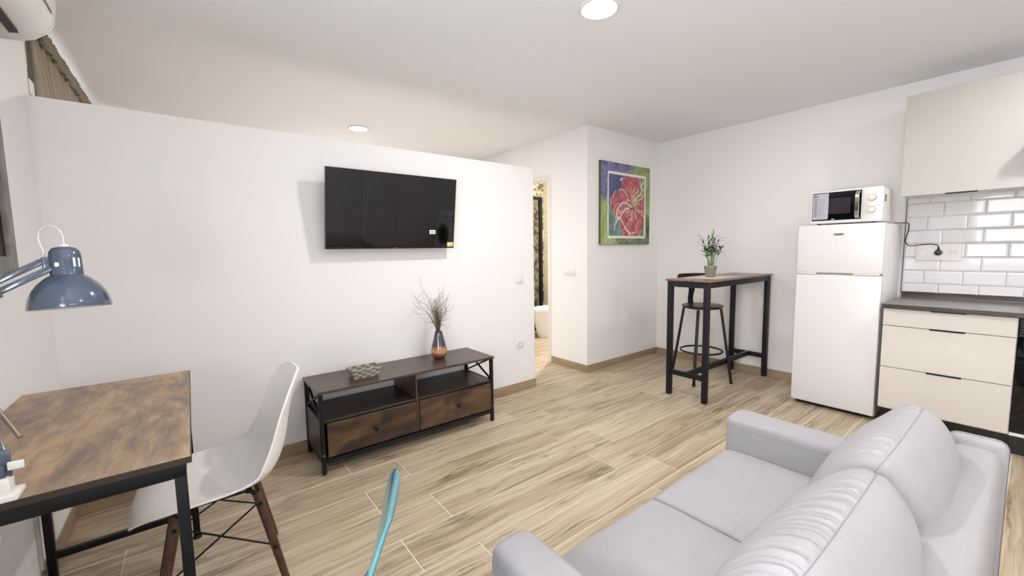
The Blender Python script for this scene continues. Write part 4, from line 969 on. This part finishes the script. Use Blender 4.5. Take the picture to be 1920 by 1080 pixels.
# ---------------------------------------------------------------- upper cabinet
uc = thing('wall_cabinet', (4.3, .36, 1.64), 'greige wall cabinet over the tiled splashback', 'cabinet')
HX = 4.130
MB().box(HX+.020, XR, -.55, .664, 1.638, 2.338, .001, 1).build('carcass', M_whitem, uc)
for a, b in ((.062, .664), (-.55, .058)):
    dw = MB().box(HX, HX+.019, a, b, 1.634, 2.340, .0012, 1).build('door', M_upper, uc)
    MB().box(HX-.003, HX+.016, (a+b)/2-.075, (a+b)/2+.075, 1.628, 1.6365, .001, 1).build('handle', M_black, dw)

hd = thing('range_hood', (4.05, -.25, 1.8), 'slanted black extractor hood beyond the right edge, casting a shadow on the wall cabinet', 'extractor hood')
MB().sweep([(HX-.001, 1.70), (3.95, 1.925), (3.95, 1.965), (HX-.001, 1.965)], -.54, .048).build('hood_body', M_blackpl, hd)
MB().box(3.944, 3.950, -.30, -.20, 1.938, 1.952, .001).build('control_strip', M_steel, hd)

# ---------------------------------------------------------------- splashback tiles
spb = MB().box(XR-.005, XR, -1.05, .676, CZ+.030, 1.655).build('trim_splashback', M_jgrout, smooth=None); struct(spb)
rows = [.915, .981, 1.083, 1.1865, 1.2895, 1.392, 1.4945, 1.597, 1.655]
tile_cache = {}
def bevel_tile(L, Hh, bottom_cut=False, top_cut=False):
    key = (round(L, 3), round(Hh, 3))
    if key in tile_cache: return tile_cache[key]
    th, bv = .0075, .012; g = .0010
    y0, y1, z0, z1 = g, L-g, g, Hh-g
    by0, by1 = (y0+bv if L > .19 or True else y0), y1-bv
    bz0, bz1 = z0+(bv if Hh > .09 else .004), z1-(bv if Hh > .09 else .004)
    V = [(0, y0, z0), (0, y1, z0), (0, y1, z1), (0, y0, z1), (-.003, y0, z0), (-.003, y1, z0), (-.003, y1, z1), (-.003, y0, z1), (-th, by0, bz0), (-th, by1, bz0), (-th, by1, bz1), (-th, by0, bz1)]
    F = [(8, 11, 10, 9), (4, 8, 9, 5), (5, 9, 10, 6), (6, 10, 11, 7), (7, 11, 8, 4), (0, 4, 5, 1), (1, 5, 6, 2), (2, 6, 7, 3), (3, 7, 4, 0)]
    o = MB().add(V, F).build('tile', M_gloss, smooth=None); me = o.data; bpy.data.objects.remove(o); tile_cache[key] = me; return me
for i, (z0, z1) in enumerate(zip(rows[:-1], rows[1:])):
    j0 = .471 if i % 2 == 0 else .553
    if i == 7: j0 = .546
    ys = [.675]; yy = j0 + (.205 if j0+.205 < .67 else 0)
    while yy > -1.05: ys.append(yy); yy -= .205
    ys.append(-1.05)
    for a, b in zip(ys[:-1], ys[1:]):
        if a-b > .03:
            tob = inst('tile', bevel_tile(a-b, z1-z0), (XR-.004, b, z0), spb)
            tob.rotation_euler = (0, rnd.uniform(-.006, .006), rnd.uniform(-.006, .006))
ed = MB().box(XR-.010, XR, .6745, .6775, CZ+.03, 1.655).build('trim_splashback_edge', M_black, smooth=None); struct(ed)
# socket strip, plug and cord
sk = thing('socket_plate', (XR-.01, .483, 1.22), 'white triple socket plate on the kitchen tiles', 'socket')
SPX = XR-.0125
MB().box(SPX-.008, SPX, .362, .605, 1.163, 1.283, .003).build('plate', M_sw, sk)
MB().box(SPX-.011, SPX-.007, .545, .590, 1.195, 1.245, .002).build('blank_module', M_sw, sk)
for yy in (.482, .408):
    MB().lathe([(.027, 0), (.027, .005), (.023, .006), (.021, .001), (.0001, .001)], (SPX-.0078, yy, 1.222), 32, M=RX).build('socket_well', M_whitem, sk)
for s_ in (-1, 1): MB().lathe([(.0028, 0), (.0028, .0015)], (SPX-.0088, .408+s_*.0095, 1.222), 10, M=RX).build('pin_hole', M_black, sk)
for s_ in (-1, 1): MB().box(SPX-.014, SPX-.009, .404, .412, 1.222+s_*.021-.003, 1.222+s_*.021+.003).build('earth_clip', M_steel, sk, smooth=None)
pc = thing('power_cord', (4.4, .60, 1.3), 'black power cord running from behind the fridge to its plug on the tiles', 'cord')
MB().lathe([(.019, 0), (.0205, .006), (.0205, .022), (.015, .032), (.006, .036)], (SPX-.012, .482, 1.222), 24, M=RX).tube([(SPX-.034, .482, 1.232), (SPX-.034, .480, 1.262)], [.009, .006], 12).build('plug', M_blackpl, pc)
MB().tube(crom([(4.25, .705, FZ+.006), (4.36, .690, FZ+.008), (4.425, .655, FZ+.004), (4.440, .655, FZ-.05), (4.442, .668, FZ-.12), (4.442, .665, 1.30), (4.440, .640, 1.275), (4.440, .58, 1.283), (4.44, .52, 1.285), (4.435, .487, 1.275), (SPX-.034, .481, 1.258)], 8), .0032, 8).build('cord', M_blackpl, pc)

# ---------------------------------------------------------------- sofa
sf = thing('sofa', (1.25, .42, 0), 'light grey velvet two-seat sofa in the foreground', 'sofa')
AX0, AX1, BX0, BX1 = .545, .668, 1.800, 1.950
MB().box(AX0+.004, BX1-.004, .09, .775, .07, .315, .02, 3).build('base', M_sofa, sf)
def soft(box_, bev, seg, name, m, lvl=0):
    o = MB().box(*box_, bev, seg).build(name, m, sf, smooth=80); return o
def arm(x0, x1, name='arm'):
    """arm with a flat padded top and rounded front"""
    n_ = 26; V = []; F = []
    y0, y1 = .045, .805; zt_ = .560; zb_ = .07; xc = (x0+x1)/2; hw_ = (x1-x0)/2
    prof = []
    for k in range(17):
        an = PI*k/16; c, s = math.cos(an), math.sin(an)
        prof.append((hw_*math.copysign(abs(c)**.42, c), .045*abs(s)**.55))
    prof = [(hw_, -(zt_-.045-zb_))]+prof+[(-hw_, -(zt_-.045-zb_))]
    ysec = [(y1, .80), (y1-.004, .90), (y1-.014, .965), (y1-.03, 1.0), (y0+.02, 1.0), (y0, .97)]
    for yy, sc_ in ysec:
        for (a, b) in prof: V.append((xc+a*(.5+.5*sc_), yy, zt_-.045+b*sc_ + (0 if b > -.1 else 0)))
    m_ = len(prof)
    for i in range(len(ysec)-1):
        for k in range(m_-1): F.append((i*m_+k, i*m_+k+1, (i+1)*m_+k+1, (i+1)*m_+k))
        F.append((i*m_+m_-1, i*m_, (i+1)*m_, (i+1)*m_+m_-1))
    F += [tuple(range(m_)), tuple((len(ysec)-1)*m_+k for k in range(m_-1, -1, -1))]
    o = MB().add(V, F).build(name, M_sofa, sf, smooth=70)
    for sg in (-1, 1):
        MB().tube([(xc+sg*hw_*.985, y0+.02, zt_-.040), (xc+sg*hw_*.985, y1-.03, zt_-.040), (xc+sg*hw_*.93, y1-.004, zt_-.042), (xc+sg*hw_*.90, y1, .10)], .0016, 6).build('seam', M_fold, o)
    return o
arm(AX0, AX1); arm(BX0, BX1)
def pad(x0, x1, y0, y1, z0, z1, dome, name, m, nx=44, ny=40, p=7):
    """seat cushion: squarish block with soft domed top"""
    V = []; F = []
    xc, yc, hx, hy_ = (x0+x1)/2, (y0+y1)/2, (x1-x0)/2, (y1-y0)/2
    for j in range(ny):
        for i in range(nx):
            u = -1+2*i/(nx-1); v = -1+2*j/(ny-1)
            e = (1-abs(u)**p)**(1/2.4) if abs(u) < 1 else 0; e2 = (1-abs(v)**p)**(1/2.4) if abs(v) < 1 else 0
            k = e*e2
            z = z1-.030+.030*k+dome*(1-u*u)*(1-v*v) + .0015*math.sin(u*5+v*3)*k
            V.append((xc+hx*u*(1-.010*(1-e2)), yc+hy_*v*(1-.012*(1-e)), z))
    nv = len(V)
    ring = [i for i in range(nx)]+[j*nx+nx-1 for j in range(1, ny)]+[(ny-1)*nx+i for i in range(nx-2, -1, -1)]+[j*nx for j in range(ny-2, 0, -1)]
    for j in range(ny-1):
        for i in range(nx-1): F.append((j*nx+i, j*nx+i+1, (j+1)*nx+i+1, (j+1)*nx+i))
    low = []
    for r_ in ring: low.append(len(V)); V.append((V[r_][0], V[r_][1], z0))
    for k in range(len(ring)): F.append((ring[k], low[k], low[(k+1) % len(ring)], ring[(k+1) % len(ring)]))
    F.append(tuple(low[::-1]))
    return MB().add(V, F).build(name, m, sf, smooth=60)
xm_ = 1.234
pad(AX1+.002, xm_-.0015, .16, .800, .30, .436, .010, 'seat_cushion', M_sofa)
pad(xm_+.0015, BX0-.002, .16, .800, .30, .436, .010, 'seat_cushion', M_sofa)
# back frame
def backframe():
    prof = []
    y0, y1, z0, z1 = .035, .150, .07, .655
    for k in range(13):
        an = PI*k/12; prof.append(((y0+y1)/2-(y1-y0)/2*math.copysign(abs(math.cos(an))**.6, math.cos(an))*-1, z1-.045+.045*abs(math.sin(an))**.7))
    prof = [(y1, z0)]+prof+[(y0, z0)]
    return prof
MB().sweep(backframe(), AX0+.02, BX1-.035, axis=0).build('back_frame', M_sofa, sf, smooth=50)
ex = MB().box(BX1-.052, BX1, .022, .158, .07, .685, .030, 4).build('back_end_panel', M_sofa, sf, smooth=70)
ex = MB().box(AX0, AX0+.052, .022, .158, .07, .685, .030, 4).build('back_end_panel', M_sofa, sf, smooth=70)
for a in (AX0+.06, BX1-.06):
    for b in (.10, .72): MB().tube([(a, b, .075), (a, b, 0)], [.02, .014], 14).build('leg', M_walnut, sf)
def back_cushion(x0, x1, seed, tilt=0.0, zt_=.794):
    """puffy cushion: profile in y-z swept along x, ends pinched; gathered front half with a seam on the ridge"""
    r_ = random.Random(seed)
    ctl = [(.458, .437), (.448, .480), (.412, .545), (.376, .615), (.340, .685), (.292, .745), (.238, zt_-.006), (.185, zt_), (.138, zt_-.045), (.108, .680), (.106, .600), (.138, .505), (.185, .440), (.320, .430)]
    C0 = crom([(0, a, b) for a, b in ctl]+[(0, *ctl[0])], 10)[:-1]
    n_ = len(C0); cy_ = .265; cz_ = .610; NX = 220; V = []; F = []
    seam = 69                                     # index on the ridge
    xc, hx = (x0+x1)/2, (x1-x0)/2
    jit = [r_.uniform(-1, 1) for _ in range(400)]
    for i in range(NX+1):
        u = -1+2*i/NX; e = max(0, 1-abs(u)**5.0)**(1/2.1); e = .30+.70*e
        for k, p in enumerate(C0):
            yy = cy_+(p.y-cy_)*(.25+.75*e); zz = cz_+(p.z-cz_)*(.42+.58*e) if p.z > cz_ else cz_+(p.z-cz_)*(.80+.20*e)
            d_ = ((k-seam+n_/2) % n_)-n_/2          # <0 front side, >0 behind
            px = (xc+hx*u)
            disp = 0
            if -42 < d_ < 0:
                f_ = math.exp(-abs(d_)/17.0)*min(1, abs(d_)/1.5)*e
                ph = px*2*PI/  .0195 + 1.3*math.sin(px*61+seed) + .6*math.sin(px*23)+.03*d_
                disp = .0060*f_*(.7-1.3*abs(math.sin(ph/2))**.5*(.6+.4*math.sin(px*37+seed))+.35*math.sin(ph*.53+1.1))
            if abs(d_) < 2.5: disp -= .006*(1-abs(d_)/2.5)
            disp += .004*math.sin(px*9+k*.12+seed)*e
            t_ = C0[(k+1) % n_]-C0[k-1]; nv_ = Vector((0, t_.z, -t_.y)); nv_ = nv_.normalized() if nv_.length else Vector((0, 0, 1))
            if nv_.y*(p.y-cy_)+nv_.z*(p.z-cz_) < 0: nv_ = -nv_
            V.append((px, yy+nv_.y*disp, zz+nv_.z*disp))
    for i in range(NX):
        for k in range(n_): F.append((i*n_+k, i*n_+(k+1) % n_, (i+1)*n_+(k+1) % n_, (i+1)*n_+k))
    F += [tuple(range(n_)), tuple(NX*n_+k for k in range(n_-1, -1, -1))]
    o = MB().add(V, F).build('back_cushion', M_sofa, sf, smooth=80)
    MB().tube([V[i*n_+seam] for i in range(4, NX-3, 3)], .0016, 6).build('seam', M_fold, o)
    return o
back_cushion(AX1-.02, xm_-.004, 1)
back_cushion(xm_+.004, BX0+.01, 2, zt_=.798)
